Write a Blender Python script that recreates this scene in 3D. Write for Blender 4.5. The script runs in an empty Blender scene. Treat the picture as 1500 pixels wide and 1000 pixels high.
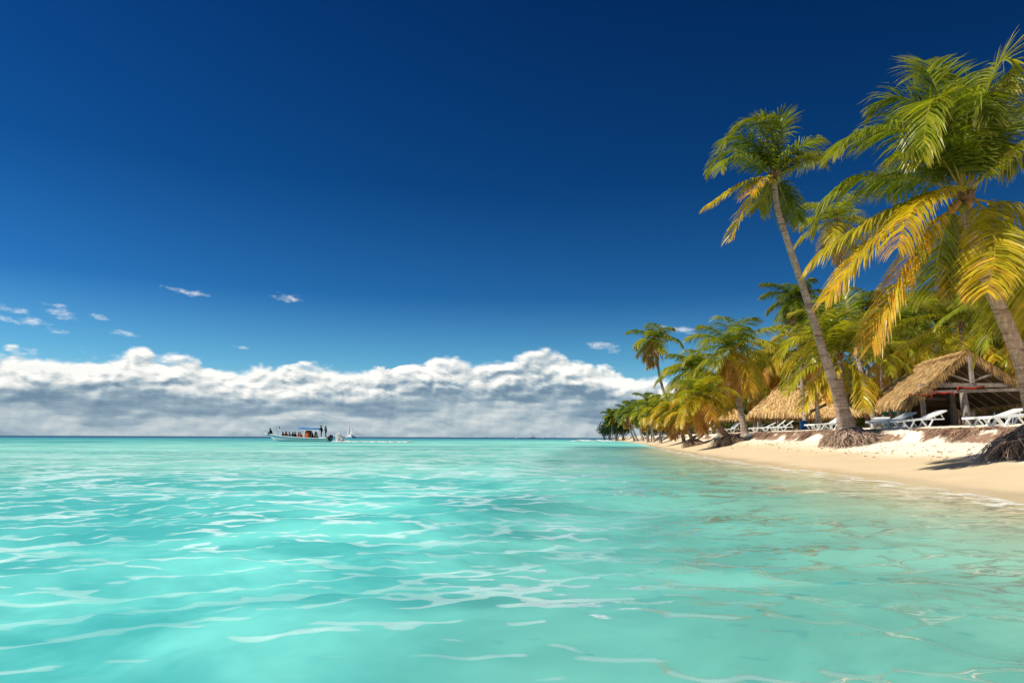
import bpy, math, random
import numpy as np
from mathutils import Vector, Matrix, Quaternion

random.seed(7)
SC = bpy.context.scene
COL = SC.collection
PI = math.pi

# ------------------------------------------------------------------ camera
CAM_H = 0.9
PITCH = math.atan(140.4 / 1000.0)
ROLL = 0.0040
cam_data = bpy.data.cameras.new("camera")
cam_data.lens = 24.0
cam_data.sensor_width = 36.0
cam_data.clip_start = 0.05
cam_data.clip_end = 60000.0
cam = bpy.data.objects.new("camera", cam_data)
COL.objects.link(cam)
CM = Matrix.Rotation(PI / 2 + PITCH, 3, 'X') @ Matrix.Rotation(ROLL, 3, 'Z')
cam.matrix_world = Matrix.Translation((0, 0, CAM_H)) @ CM.to_4x4()
SC.camera = cam


def ray(px, py):
    return CM @ Vector(((px - 750) / 1000.0, -(py - 500) / 1000.0, -1.0))


def at(px, py, d):
    """world point seen in direction (px, py) at ground distance Y = d"""
    r = ray(px, py)
    k = d / r.y
    return Vector((r.x * k, d, CAM_H + r.z * k))


def xat(px, d):
    return at(px, 640, d).x


# ------------------------------------------------------------------ terrain
SH_Y = [-60, 0, 9.9, 12, 14.75, 18.4, 24.3, 35, 47, 70, 100, 150, 200, 255, 290, 330, 400]
SH_X = [6.0, 6.9, 7.4, 7.75, 8.05, 8.3, 8.6, 9.6, 11.2, 14.4, 19.0, 25.2, 30.5, 36.0, 48.0, 95.0, 240.0]


def shore(y):
    return np.interp(y, SH_Y, SH_X)


ED_Y = [-60, 10, 15, 19, 22, 25, 26.6, 28, 30, 40, 50, 70, 100, 300]
ED_S = [5.8, 5.6, 5.6, 5.9, 6.2, 5.8, 5.0, 4.6, 4.6, 4.4, 3.9, 3.7, 3.5, 3.5]


def wig(y):
    """how much nearer to the water the eroded bank stands at y than its standard 6.2 m"""
    y = np.asarray(y, dtype=float)
    return 6.2 - np.interp(y, ED_Y, ED_S) + 0.16 * np.sin(y * 0.62 + 0.6) + 0.13 * np.sin(y * 1.37 + 2.0) + 0.07 * np.sin(y * 3.3)


PR_S = [-400, -120, -45, -14, -5, 0, 4, 6, 6.55, 8, 12, 60, 300]
PR_Z = [-7, -3.2, -2.0, -1.05, -0.42, 0, .44, .80, 1.20, 1.36, 1.5, 1.8, 3.0]


def terrain_s(s, y):
    k = np.clip((s - 1.0) / 2.4, 0, 1)
    z = np.interp(s + wig(y) * k, PR_S, PR_Z)
    return z


def terrain(x, y):
    return float(terrain_s(np.asarray(x - shore(y)), y))


# ------------------------------------------------------------------ helpers
def link(o, parent=None):
    COL.objects.link(o)
    if parent is not None:
        o.parent = parent
    return o


def tag(o, label=None, cat=None, group=None, kind=None):
    if label:
        o["label"] = label
    if cat:
        o["category"] = cat
    if group:
        o["group"] = group
    if kind:
        o["kind"] = kind
    return o


def thing(name, label, cat, loc=(0, 0, 0), rz=0.0, group=None):
    o = bpy.data.objects.new(name, None)
    o.empty_display_size = 0.2
    o.location = loc
    o.rotation_euler = (0, 0, rz)
    COL.objects.link(o)
    return tag(o, label, cat, group)


def copy_tree(o, parent=None):
    c = o.copy()
    COL.objects.link(c)
    if parent is not None:
        c.parent = parent
    for ch in list(o.children):
        copy_tree(ch, c)
    return c


class MB:
    """collects faces for ONE mesh object, with an optional per-vertex colour"""

    def __init__(self):
        self.v = []
        self.f = []
        self.c = []

    def add(self, verts, faces, col=(1, 1, 1)):
        o = len(self.v)
        self.v.extend([tuple(p) for p in verts])
        self.f.extend([tuple(i + o for i in fc) for fc in faces])
        if isinstance(col, list):
            self.c.extend(col)
        else:
            self.c.extend([col] * len(verts))

    def box(self, c, size, rot=None, col=(1, 1, 1), taper=1.0):
        hx, hy, hz = size[0] / 2, size[1] / 2, size[2] / 2
        vs = []
        for z, t in ((-hz, 1.0), (hz, taper)):
            for x, y in ((-hx, -hy), (hx, -hy), (hx, hy), (-hx, hy)):
                p = Vector((x * t, y * t, z))
                if rot is not None:
                    p = rot @ p
                vs.append(p + Vector(c))
        self.add(vs, [(3, 2, 1, 0), (4, 5, 6, 7), (0, 1, 5, 4), (1, 2, 6, 5), (2, 3, 7, 6), (3, 0, 4, 7)], col)

    def beam(self, a, b, w, h, col=(1, 1, 1), up=Vector((0, 0, 1))):
        a, b = Vector(a), Vector(b)
        d = b - a
        L = d.length
        x = d / L
        y = up.cross(x)
        if y.length < 1e-4:
            y = Vector((0, 1, 0)).cross(x)
        y.normalize()
        z = x.cross(y)
        R = Matrix((x, y, z)).transposed()
        self.box((a + b) / 2, (L, w, h), R, col)

    def tube(self, pts, rad, n=8, col=(1, 1, 1), caps=True, squash=1.0):
        pts = [Vector(p) for p in pts]
        m = len(pts)
        if not hasattr(rad, '__len__'):
            rad = [rad] * m
        T = []
        for i in range(m):
            a = pts[max(i - 1, 0)]
            b = pts[min(i + 1, m - 1)]
            T.append((b - a).normalized())
        ref = Vector((1, 0, 0)) if abs(T[0].x) < 0.8 else Vector((0, 1, 0))
        u = (ref - T[0] * ref.dot(T[0])).normalized()
        vs = []
        cols = []
        for i in range(m):
            u = (u - T[i] * u.dot(T[i])).normalized()
            w = T[i].cross(u)
            for k in range(n):
                a = 2 * PI * k / n
                vs.append(pts[i] + (u * math.cos(a) + w * math.sin(a) * squash) * rad[i])
                if isinstance(col, list):
                    cols.append(col[i])
        fs = []
        for i in range(m - 1):
            for k in range(n):
                k2 = (k + 1) % n
                fs.append((i * n + k, i * n + k2, (i + 1) * n + k2, (i + 1) * n + k))
        if caps:
            fs.append(tuple(range(n - 1, -1, -1)))
            fs.append(tuple((m - 1) * n + k for k in range(n)))
        self.add(vs, fs, cols if isinstance(col, list) else col)

    def lathe(self, prof, n=24, col=(1, 1, 1), off=(0, 0, 0)):
        """prof: list of (r, z)"""
        vs, fs = [], []
        for r, z in prof:
            for k in range(n):
                a = 2 * PI * k / n
                vs.append((off[0] + r * math.cos(a), off[1] + r * math.sin(a), off[2] + z))
        m = len(prof)
        for i in range(m - 1):
            for k in range(n):
                k2 = (k + 1) % n
                fs.append((i * n + k, i * n + k2, (i + 1) * n + k2, (i + 1) * n + k))
        fs.append(tuple(range(n - 1, -1, -1)))
        fs.append(tuple((m - 1) * n + k for k in range(n)))
        self.add(vs, fs, col)

    def mesh(self, name, smooth=False):
        me = bpy.data.meshes.new(name)
        me.from_pydata(self.v, [], self.f)
        ca = me.color_attributes.new("tint", 'FLOAT_COLOR', 'POINT')
        arr = np.ones((len(self.v), 4), dtype=np.float32)
        if self.c:
            arr[:, :3] = np.array(self.c, dtype=np.float32)
        ca.data.foreach_set("color", arr.ravel())
        if smooth:
            me.polygons.foreach_set("use_smooth", np.ones(len(me.polygons), dtype=bool))
        me.update()
        return me

    def build(self, name, mat, parent=None, smooth=False):
        me = self.mesh(name, smooth)
        if mat:
            me.materials.append(mat)
        return link(bpy.data.objects.new(name, me), parent)


def rel(mb, origin):
    """shift the collected vertices so that they are local to a thing's origin"""
    o = Vector(origin)
    mb.v = [(x - o.x, y - o.y, z - o.z) for x, y, z in mb.v]
    return mb


# ------------------------------------------------------------------ node helpers
class G:
    def __init__(self, tree):
        self.t = tree

    def n(self, typ, **kw):
        nd = self.t.nodes.new(typ)
        for k, v in kw.items():
            setattr(nd, k, v)
        return nd

    def put(self, sock, val):
        if val is None:
            return
        if hasattr(val, 'is_output'):
            self.t.links.new(val, sock)
        else:
            if hasattr(sock, 'default_value') and hasattr(sock.default_value, '__len__') and not isinstance(val, (int, float)):
                if len(sock.default_value) == 4 and len(val) == 3:
                    val = (*val, 1.0)
            sock.default_value = val

    def m(self, op, a, b=None, c=None, clamp=False):
        nd = self.n('ShaderNodeMath', operation=op, use_clamp=clamp)
        self.put(nd.inputs[0], a)
        self.put(nd.inputs[1], b)
        self.put(nd.inputs[2], c)
        return nd.outputs[0]

    def vm(self, op, a, b=None, scale=None):
        nd = self.n('ShaderNodeVectorMath', operation=op)
        self.put(nd.inputs[0], a)
        self.put(nd.inputs[1], b)
        if scale is not None:
            self.put(nd.inputs['Scale'], scale)
        return nd.outputs[0]

    def comb(self, x, y, z):
        nd = self.n('ShaderNodeCombineXYZ')
        for i, v in enumerate((x, y, z)):
            self.put(nd.inputs[i], v)
        return nd.outputs[0]

    def sep(self, v):
        nd = self.n('ShaderNodeSeparateXYZ')
        self.put(nd.inputs[0], v)
        return nd.outputs

    def noise(self, vec, scale=1.0, detail=4.0, rough=0.5, lac=2.0, dist=0.0, col=False):
        nd = self.n('ShaderNodeTexNoise')
        self.put(nd.inputs['Vector'], vec)
        nd.inputs['Scale'].default_value = scale
        nd.inputs['Detail'].default_value = detail
        nd.inputs['Roughness'].default_value = rough
        nd.inputs['Lacunarity'].default_value = lac
        nd.inputs['Distortion'].default_value = dist
        return nd.outputs['Color' if col else 'Fac']

    def voro(self, vec, scale=1.0, detail=0.0, rough=0.5, smooth=None, dims='2D'):
        nd = self.n('ShaderNodeTexVoronoi')
        nd.voronoi_dimensions = dims
        if smooth is not None:
            nd.feature = 'SMOOTH_F1'
            nd.inputs['Smoothness'].default_value = smooth
        self.put(nd.inputs['Vector'], vec)
        nd.inputs['Scale'].default_value = scale
        nd.inputs['Detail'].default_value = detail
        nd.inputs['Roughness'].default_value = rough
        return nd.outputs['Distance']

    def ss(self, v, lo, hi, tolo=0.0, tohi=1.0):
        nd = self.n('ShaderNodeMapRange', interpolation_type='SMOOTHSTEP')
        self.put(nd.inputs[0], v)
        for i, x in enumerate((lo, hi, tolo, tohi)):
            self.put(nd.inputs[i + 1], x)
        return nd.outputs[0]

    def lin(self, v, lo, hi, tolo=0.0, tohi=1.0):
        nd = self.n('ShaderNodeMapRange')
        self.put(nd.inputs[0], v)
        for i, x in enumerate((lo, hi, tolo, tohi)):
            self.put(nd.inputs[i + 1], x)
        return nd.outputs[0]

    def mix(self, f, a, b, mode='MIX'):
        nd = self.n('ShaderNodeMix', data_type='RGBA', blend_type=mode)
        self.put(nd.inputs[0], f)
        self.put(nd.inputs[6], a)
        self.put(nd.inputs[7], b)
        return nd.outputs[2]

    def ramp(self, f, stops, interp='LINEAR'):
        nd = self.n('ShaderNodeValToRGB')
        cr = nd.color_ramp
        cr.interpolation = interp
        while len(cr.elements) < len(stops):
            cr.elements.new(0.5)
        for e, (p, c) in zip(cr.elements, stops):
            e.position = p
            e.color = (*c, 1.0) if len(c) == 3 else c
        self.put(nd.inputs[0], f)
        return nd.outputs[0]

    def curve(self, f, pts):
        nd = self.n('ShaderNodeFloatCurve')
        cu = nd.mapping.curves[0]
        while len(cu.points) < len(pts):
            cu.points.new(0.5, 0.5)
        for p, (x, y) in zip(cu.points, pts):
            p.location = (x, y)
        nd.mapping.update()
        self.put(nd.inputs['Value'], f)
        return nd.outputs[0]

    def mixsh(self, f, a, b):
        nd = self.n('ShaderNodeMixShader')
        self.put(nd.inputs[0], f)
        self.put(nd.inputs[1], a)
        self.put(nd.inputs[2], b)
        return nd.outputs[0]


def newmat(name):
    m = bpy.data.materials.new(name)
    m.use_nodes = True
    m.node_tree.nodes.clear()
    g = G(m.node_tree)
    out = g.n('ShaderNodeOutputMaterial')
    return m, g, out


def principled(g, base, rough=0.6, spec=0.5, normal=None, metal=0.0):
    p = g.n('ShaderNodeBsdfPrincipled')
    g.put(p.inputs['Base Color'], base)
    g.put(p.inputs['Roughness'], rough)
    p.inputs['Specular IOR Level'].default_value = spec
    p.inputs['Metallic'].default_value = metal
    if normal is not None:
        g.put(p.inputs['Normal'], normal)
    return p.outputs[0]


def bump(g, h, strength=0.5, dist=0.02):
    b = g.n('ShaderNodeBump')
    b.inputs['Strength'].default_value = strength
    b.inputs['Distance'].default_value = dist
    g.put(b.inputs['Height'], h)
    return b.outputs[0]


def objco(g):
    return g.n('ShaderNodeTexCoord').outputs['Object']


def attr(g, name, what='Color'):
    a = g.n('ShaderNodeAttribute', attribute_name=name)
    return a.outputs[what]


def plain(name, col, rough=0.5, spec=0.4, var=0.15, scale=6.0, bmp=0.0, metal=0.0):
    m, g, out = newmat(name)
    co = objco(g)
    nz = g.noise(co, scale, 5, 0.6)
    f = g.lin(nz, 0.3, 0.7, 1 - var, 1 + var)
    c = g.mix(1.0, col, g.comb(f, f, f), 'MULTIPLY')
    nrm = bump(g, g.noise(co, scale * 6, 4), bmp, 0.01) if bmp else None
    g.put(out.inputs[0], principled(g, c, rough, spec, nrm, metal))
    return m


def tinted(name, rough=0.8, spec=0.2, bmp=0.0, scale=8.0, var=0.25, transl=0.0, tmul=(1.2, 1.2, 0.6)):
    """base colour from the mesh's own tint attribute, broken up by noise"""
    m, g, out = newmat(name)
    co = objco(g)
    nz = g.noise(co, scale, 4, 0.6)
    f = g.lin(nz, 0.3, 0.7, 1 - var, 1 + var)
    c = g.mix(1.0, attr(g, "tint"), g.comb(f, f, f), 'MULTIPLY')
    nrm = bump(g, g.noise(co, scale * 4, 4), bmp, 0.02) if bmp else None
    sh = principled(g, c, rough, spec, nrm)
    if transl > 0:
        t = g.n('ShaderNodeBsdfTranslucent')
        g.put(t.inputs['Color'], g.mix(1.0, c, tmul, 'MULTIPLY'))
        sh = g.mixsh(transl, sh, t.outputs[0])
    g.put(out.inputs[0], sh)
    return m

# ================================================================== LIGHT AND SKY
SUN_DIR = Vector((-0.58, -0.21, 0.79)).normalized()      # towards the sun: high, from the left
SUN_EL = math.asin(SUN_DIR.z)
SUN_AZ = math.atan2(SUN_DIR.x, SUN_DIR.y)               # clockwise from +Y
sun_d = bpy.data.lights.new("sun", 'SUN')
sun_d.energy = 5.0
sun_d.angle = math.radians(0.5)
sun_d.color = (1.0, 0.93, 0.80)
sun = bpy.data.objects.new("sun", sun_d)
COL.objects.link(sun)
sun.rotation_euler = (-SUN_DIR).to_track_quat('-Z', 'Y').to_euler()
sun.location = (-30, 0, 40)

world = bpy.data.worlds.new("World")
SC.world = world
world.use_nodes = True
wt = world.node_tree
wt.nodes.clear()
g = G(wt)
wout = g.n('ShaderNodeOutputWorld')
sky = g.n('ShaderNodeTexSky')
sky.sky_type = 'NISHITA'
sky.sun_disc = False
sky.sun_elevation = SUN_EL
sky.sun_rotation = SUN_AZ
sky.altitude = 0
sky.air_density = 1.0
sky.dust_density = 0.4
sky.ozone_density = 4.0
dirv = g.n('ShaderNodeTexCoord').outputs['Generated']
dx, dy, dz = g.sep(g.vm('NORMALIZE', dirv))
U = g.m('ARCTAN2', dx, dy)
V = g.m('ARCSINE', dz)


def uv_of(px, py):
    r = ray(px, py).normalized()
    return math.atan2(r.x, r.y), math.asin(r.z)


# polarised blue: tint the Nishita sky by elevation and by side (away from the sun it is darker)
vel = g.m('DIVIDE', V, 0.75, clamp=True)
grade = g.ramp(vel, [(0.0, (0.62, 0.90, 0.95)), (0.15, (0.25, 0.58, 0.73)), (0.27, (0.070, 0.31, 0.54)),
                     (0.48, (0.023, 0.190, 0.39)), (0.78, (0.013, 0.138, 0.325)), (1.0, (0.012, 0.116, 0.285))])
side = g.lin(U, -0.65, 0.65, 1.08, 0.66)
side = g.m('ADD', g.m('MULTIPLY', g.m('SUBTRACT', side, 1.0), g.lin(vel, 0.0, 0.25, 0.15, 1.0)), 1.0)
skyc = g.mix(1.0, g.mix(1.0, sky.outputs[0], grade, 'MULTIPLY'), g.comb(side, side, side), 'MULTIPLY')
bg_sky = g.n('ShaderNodeBackground')
g.put(bg_sky.inputs[0], skyc)
bg_sky.inputs[1].default_value = 0.13

# --- cumulus bank over the horizon
tops = [(-350, 522), (-100, 515), (0, 513), (60, 508), (130, 513), (205, 508), (228, 520), (320, 529), (420, 536),
        (480, 534), (545, 538), (600, 526), (650, 519), (700, 524), (760, 523), (803, 512), (850, 521), (880, 528),
        (905, 537), (925, 546), (960, 546), (985, 556), (1100, 556), (1300, 560), (1700, 568)]
cp = []
for px, py in tops:
    u_, v_ = uv_of(px, py)
    cp.append(((u_ + 1.2) / 2.4, v_ / 0.3))
cp = [(0.0, cp[0][1])] + cp + [(1.0, cp[-1][1])]
top = g.m('MULTIPLY', g.curve(g.m('DIVIDE', g.m('ADD', U, 1.2), 2.4, clamp=True), cp), 0.3)


def puff(u, v, seed=0.0):
    wv = g.comb(g.m('MULTIPLY', u, 1.0), g.m('MULTIPLY', v, 1.9), seed)
    wn = g.noise(wv, 14, 3, 0.55, col=True)
    wv2 = g.vm('ADD', wv, g.vm('SCALE', g.vm('SUBTRACT', wn, (0.5, 0.5, 0.5)), scale=0.035))
    a = g.noise(wv2, 7.0, 8, 0.55)
    b = g.voro(wv2, 17, 3.0, 0.5)
    b = g.m('SUBTRACT', 1.0, b)
    return g.m('ADD', g.m('MULTIPLY', a, 0.60), g.m('MULTIPLY', b, 0.40))


n0 = puff(U, V)
n1 = puff(g.m('SUBTRACT', U, 0.005), g.m('ADD', V, 0.006))
dif = g.m('SUBTRACT', n0, n1)
edge = g.m('ADD', g.m('SUBTRACT', top, V), g.m('MULTIPLY', g.m('SUBTRACT', n0, 0.42), 0.05))
bank = g.ss(edge, -0.001, g.lin(g.noise(g.comb(g.m('MULTIPLY', U, 9.0), g.m('MULTIPLY', V, 9.0), 2.0), 1.0, 2, 0.5), 0.35, 0.65, 0.003, 0.016))
t = g.m('DIVIDE', V, g.m('MAXIMUM', top, 0.02))
streak = g.noise(g.comb(g.m('MULTIPLY', U, 4.0), g.m('MULTIPLY', V, 34.0), 3.0), 1.3, 6, 0.6)
big = g.noise(g.comb(g.m('MULTIPLY', U, 3.2), g.m('MULTIPLY', V, 9.0), 7.0), 1.5, 3, 0.5)
t2 = g.m('ADD', t, g.m('ADD', g.m('MULTIPLY', g.m('SUBTRACT', big, 0.5), 1.0), g.m('MULTIPLY', g.m('SUBTRACT', streak, 0.5), 0.3)))
basec = g.curve(g.m('DIVIDE', t2, 1.3, clamp=True), [(0.0, 0.36), (0.12, 0.46), (0.22, 0.44), (0.28, 0.20), (0.37, 0.27), (0.46, 0.50), (0.55, 0.74), (0.66, 0.93), (1.0, 0.97)])
litk = g.ss(t, 0.30, 0.75, 0.7, 3.2)
br = g.m('ADD', basec, g.m('MULTIPLY', dif, litk), clamp=True)
# small sunlit cumuli in the low grey part, on the right
lowm = g.m('MULTIPLY', g.ss(n0, 0.60, 0.74), g.m('MULTIPLY', g.ss(V, 0.012, 0.035), g.ss(V, 0.085, 0.05)))
lowm = g.m('MULTIPLY', lowm, g.ss(U, -0.25, 0.05, 0.25, 0.8))
br = g.m('ADD', br, g.m('MULTIPLY', lowm, 0.8), clamp=True)
band = g.m('MULTIPLY', g.ss(V, 0.004, 0.025), g.ss(V, 0.10, 0.05))
st2 = g.noise(g.comb(g.m('MULTIPLY', U, 6.0), g.m('MULTIPLY', V, 42.0), 11.0), 1.0, 6, 0.62)
br = g.m('ADD', br, g.m('MULTIPLY', g.m('MULTIPLY', g.m('SUBTRACT', st2, 0.52), 1.15), band), clamp=True)
cloudc = g.ramp(br, [(0.0, (0.15, 0.235, 0.32)), (0.28, (0.27, 0.36, 0.43)), (0.5, (0.45, 0.52, 0.55)), (0.72, (0.66, 0.68, 0.67)), (1.0, (0.88, 0.88, 0.84))])

# --- a few loose wisps above the bank
wisps = [(268, 426, 30, 5), (424, 436, 26, 5), (84, 457, 26, 8), (22, 455, 34, 4), (44, 469, 26, 6), (74, 483, 26, 3), (142, 463, 14, 4),
         (181, 488, 20, 4), (352, 508, 9, 3), (888, 509, 24, 7), (985, 481, 44, 5), (10, 468, 20, 4)]
wsum = None
for i, (px, py, rx, ry) in enumerate(wisps):
    u_, v_ = uv_of(px, py)
    k = 1.0 / (1 + ((px - 750) / 1000.0) ** 2)
    du = g.m('DIVIDE', g.m('SUBTRACT', U, u_), rx * 1.45 / 1000.0 * k)
    dv = g.m('DIVIDE', g.m('ADD', g.m('SUBTRACT', V, v_), g.m('MULTIPLY', g.m('SUBTRACT', U, u_), 0.13)), ry * 1.4 / 1000.0)
    r2 = g.m('ADD', g.m('MULTIPLY', du, du), g.m('MULTIPLY', dv, dv))
    e_ = g.m('SUBTRACT', 1.0, r2)
    wsum = e_ if wsum is None else g.m('MAXIMUM', wsum, e_)
wn_ = g.noise(g.comb(g.m('MULTIPLY', U, 45.0), g.m('MULTIPLY', V, 115.0), 1.0), 1.0, 8, 0.66)
wm = g.ss(g.m('ADD', g.m('MULTIPLY', g.m('MAXIMUM', wsum, -2.0), 0.20), g.m('SUBTRACT', wn_, 0.60)), -0.04, 0.36, 0.0, 0.78)
above = g.ss(V, -0.004, 0.0)
mask = g.m('MULTIPLY', bank, above)
cl = g.mix(bank, (0.80, 0.83, 0.83), cloudc)
mask = g.m('MAXIMUM', mask, wm)
bg_cl = g.n('ShaderNodeBackground')
g.put(bg_cl.inputs[0], cl)
bg_cl.inputs[1].default_value = 1.0
g.put(wout.inputs[0], g.mixsh(mask, bg_sky.outputs[0], bg_cl.outputs[0]))

SC.view_settings.view_transform = 'Standard'
SC.view_settings.look = 'None'
SC.view_settings.exposure = 0.22
SC.view_settings.gamma = 1.0
SC.cycles.use_denoising = True
SC.cycles.max_bounces = 8
SC.cycles.diffuse_bounces = 3
SC.cycles.glossy_bounces = 3
SC.cycles.transparent_max_bounces = 8
SC.cycles.caustics_reflective = False
SC.cycles.caustics_refractive = False
SC.cycles.sample_clamp_indirect = 4.0


# ================================================================== SAND
def grid_mesh(name, X, Y, Z, attrs=None):
    nr, nc = X.shape
    me = bpy.data.meshes.new(name)
    nv = nr * nc
    co = np.empty((nv, 3), dtype=np.float32)
    co[:, 0] = X.ravel()
    co[:, 1] = Y.ravel()
    co[:, 2] = Z.ravel()
    idx = np.arange(nv, dtype=np.int32).reshape(nr, nc)
    q = np.stack([idx[:-1, :-1], idx[:-1, 1:], idx[1:, 1:], idx[1:, :-1]], axis=-1).reshape(-1, 4)
    nf = len(q)
    me.vertices.add(nv)
    me.vertices.foreach_set("co", co.ravel())
    me.loops.add(nf * 4)
    me.loops.foreach_set("vertex_index", q.ravel())
    me.polygons.add(nf)
    me.polygons.foreach_set("loop_start", np.arange(0, nf * 4, 4, dtype=np.int32))
    me.polygons.foreach_set("use_smooth", np.ones(nf, dtype=bool))
    for k, a in (attrs or {}).items():
        at_ = me.attributes.new(k, 'FLOAT', 'POINT')
        at_.data.foreach_set("value", np.ascontiguousarray(a, dtype=np.float32).ravel())
    me.update(calc_edges=True)
    return me


def fsum(x, y, seed, n=14, lo=0.3, hi=3.0):
    """smooth pseudo-noise: a sum of plane waves, about -1..1"""
    r = np.random.RandomState(seed)
    s = 0
    for i in range(n):
        lam = lo * (hi / lo) ** r.rand()
        a = r.rand() * 2 * PI
        s = s + np.sin((x * math.cos(a) + y * math.sin(a)) * 2 * PI / lam + r.rand() * 6.28)
    return s / math.sqrt(n) * 0.75


ys = np.concatenate([np.linspace(-40, 4, 40)[:-1], 4 * (400 / 4.0) ** np.linspace(0, 1, 520)])
ss_ = np.concatenate([-400 * (45 / 400.) ** np.linspace(0, 1, 12)[:-1], np.linspace(-45, -8, 20)[:-1], np.linspace(-8, 3, 60)[:-1], np.linspace(3, 9, 80)[:-1], np.linspace(9, 16, 30)[:-1],
                      np.linspace(16, 300, 25)])
S_, Y_ = np.meshgrid(ss_, ys)
X_ = S_ + shore(Y_)
Z_ = terrain_s(S_, Y_)
flat = np.clip((S_ - 2.0) / 2.5, 0, 1) * np.clip((60 - Y_) / 30, 0.1, 1)
Z_ = Z_ + fsum(X_, Y_, 3, 20, 0.35, 2.2) * 0.012 * flat
Z_ = Z_ + fsum(X_, Y_, 8, 12, 0.12, 0.3) * 0.007 * flat
kk = np.clip((S_ - 1.0) / 2.4, 0, 1)
sw = S_ + wig(Y_) * kk
scarp = np.clip(1 - np.abs(sw - 6.2) / 0.50, 0, 1)
gap = np.clip(fsum(X_ * 0, Y_, 21, 8, 2.5, 9.0) * 1.2 + 0.75, 0, 1)
me = grid_mesh("beach", X_, Y_, Z_, {"inland": S_, "scarp": scarp * gap})
m, g, out = newmat("coral_sand")
co = objco(g)
inl = attr(g, "inland", 'Fac')
wn = g.noise(co, 0.35, 4, 0.6)
wet = g.ss(g.m('ADD', inl, g.m('MULTIPLY', g.m('SUBTRACT', wn, 0.5), 1.6)), 4.3, 2.7)
sogg = g.ss(g.m('ADD', inl, g.m('MULTIPLY', g.m('SUBTRACT', wn, 0.5), 1.2)), 0.9, 0.2)
fine = g.noise(co, 60, 3, 0.7)
med = g.noise(co, 2.2, 5, 0.6)
dry = g.mix(med, (0.76, 0.65, 0.48), (0.90, 0.82, 0.68))
damp = g.mix(g.noise(co, 0.8, 5, 0.6), (0.62, 0.48, 0.285), (0.77, 0.62, 0.41))
c = g.mix(wet, dry, damp)
c = g.mix(g.m('MULTIPLY', sogg, 0.3), c, (0.66, 0.55, 0.36))
sc_ = attr(g, "scarp", 'Fac')
scn = g.noise(co, 5.0, 6, 0.7)
sf = g.ss(g.m('ADD', sc_, g.m('MULTIPLY', g.m('SUBTRACT', scn, 0.5), 2.0)), 0.30, 0.75)
c = g.mix(sf, c, g.mix(g.noise(co, 16, 4), (0.15, 0.075, 0.05), (0.38, 0.24, 0.15)))
# specks of weed and husk on the dry sand
spk = g.m('MULTIPLY', g.ss(g.noise(co, 7.5, 5, 0.75), 0.655, 0.69), g.ss(inl, 3.2, 4.6))
c = g.mix(g.m('MULTIPLY', spk, 0.75), c, (0.20, 0.11, 0.06))
f = g.lin(fine, 0.3, 0.7, 0.9, 1.08)
c = g.mix(1.0, c, g.comb(f, f, f), 'MULTIPLY')
rg = g.lin(sogg, 0, 1, g.lin(wet, 0, 1, 0.9, 0.55), 0.22)
hb = g.m('ADD', g.m('MULTIPLY', g.noise(co, 9, 5, 0.6), g.lin(wet, 0, 1, 1.0, 0.12)), g.m('MULTIPLY', fine, 0.10))
g.put(out.inputs[0], principled(g, c, rg, 0.35, bump(g, hb, 0.55, 0.05)))
me.materials.append(m)
beach = link(bpy.data.objects.new("beach", me))
tag(beach, "pale coral sand beach with a tan wet strip and an eroded bank along the palms", kind="structure")

# ================================================================== SEA
nd = 1250
th = np.concatenate([np.linspace(-80, -44, 60)[:-1], np.linspace(-44, 44, nd), np.linspace(44, 80, 60)[1:]]) * PI / 180
rr = [0.8]
while rr[-1] < 25000:
    r = rr[-1]
    rr.append(r + min(0.0062 * (r / 2.0) ** 1.42, 0.09 * r))
rr = np.array(rr)
TH, RR = np.meshgrid(th, rr)
X_ = RR * np.sin(TH)
Y_ = RR * np.cos(TH)
DR = np.gradient(rr)[:, None]
S_ = X_ - shore(np.clip(Y_, -40, 400))
bed = np.clip(-terrain_s(np.minimum(S_, 0), Y_), 0, 50)
H = np.zeros_like(X_)
DXW = np.zeros_like(X_)
DYW = np.zeros_like(X_)
rs = np.random.RandomState(11)
shal = np.clip(bed / 0.35, 0.10, 1.0)
nw = 84
for i in range(nw):
    lam = 0.16 * (7.0 / 0.16) ** ((i + rs.rand()) / nw)
    a = -PI / 2 + 0.18 + rs.randn() * (0.95 if lam < 0.3 else 0.72)     # heading roughly towards the viewer, and to the beach
    slope = 0.150 * math.sqrt(2.0 / nw) * (1.25 if 0.2 < lam < 0.9 else 0.45)
    A = slope * lam / (2 * PI)
    kx, ky = math.cos(a) * 2 * PI / lam, math.sin(a) * 2 * PI / lam
    fade = np.clip((lam / DR - 2.2) / 3.0, 0, 1)
    nz = int(np.count_nonzero(fade[:, 0] > 0))
    if nz == 0:
        continue
    sl = slice(0, nz)
    x, y = X_[sl], Y_[sl]
    # slow modulation so that wave groups come and go
    mod = 1 + 0.75 * np.sin(x * rs.uniform(.3, 1.1) / max(lam, .5) + y * rs.uniform(-.9, .9) / max(lam, .5) + rs.rand() * 6)
    ph = kx * x + ky * y + rs.rand() * 6.28 + 0.9 * np.sin(x * 0.35 / lam ** .5 + i) * 0.7
    am = A * fade[sl] * mod * shal[sl]
    H[sl] += am * np.sin(ph)
    q = 1.25 if lam > 0.3 else 0.7
    DXW[sl] += q * am * math.cos(a) * np.cos(ph)
    DYW[sl] += q * am * math.sin(a) * np.cos(ph)
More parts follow.
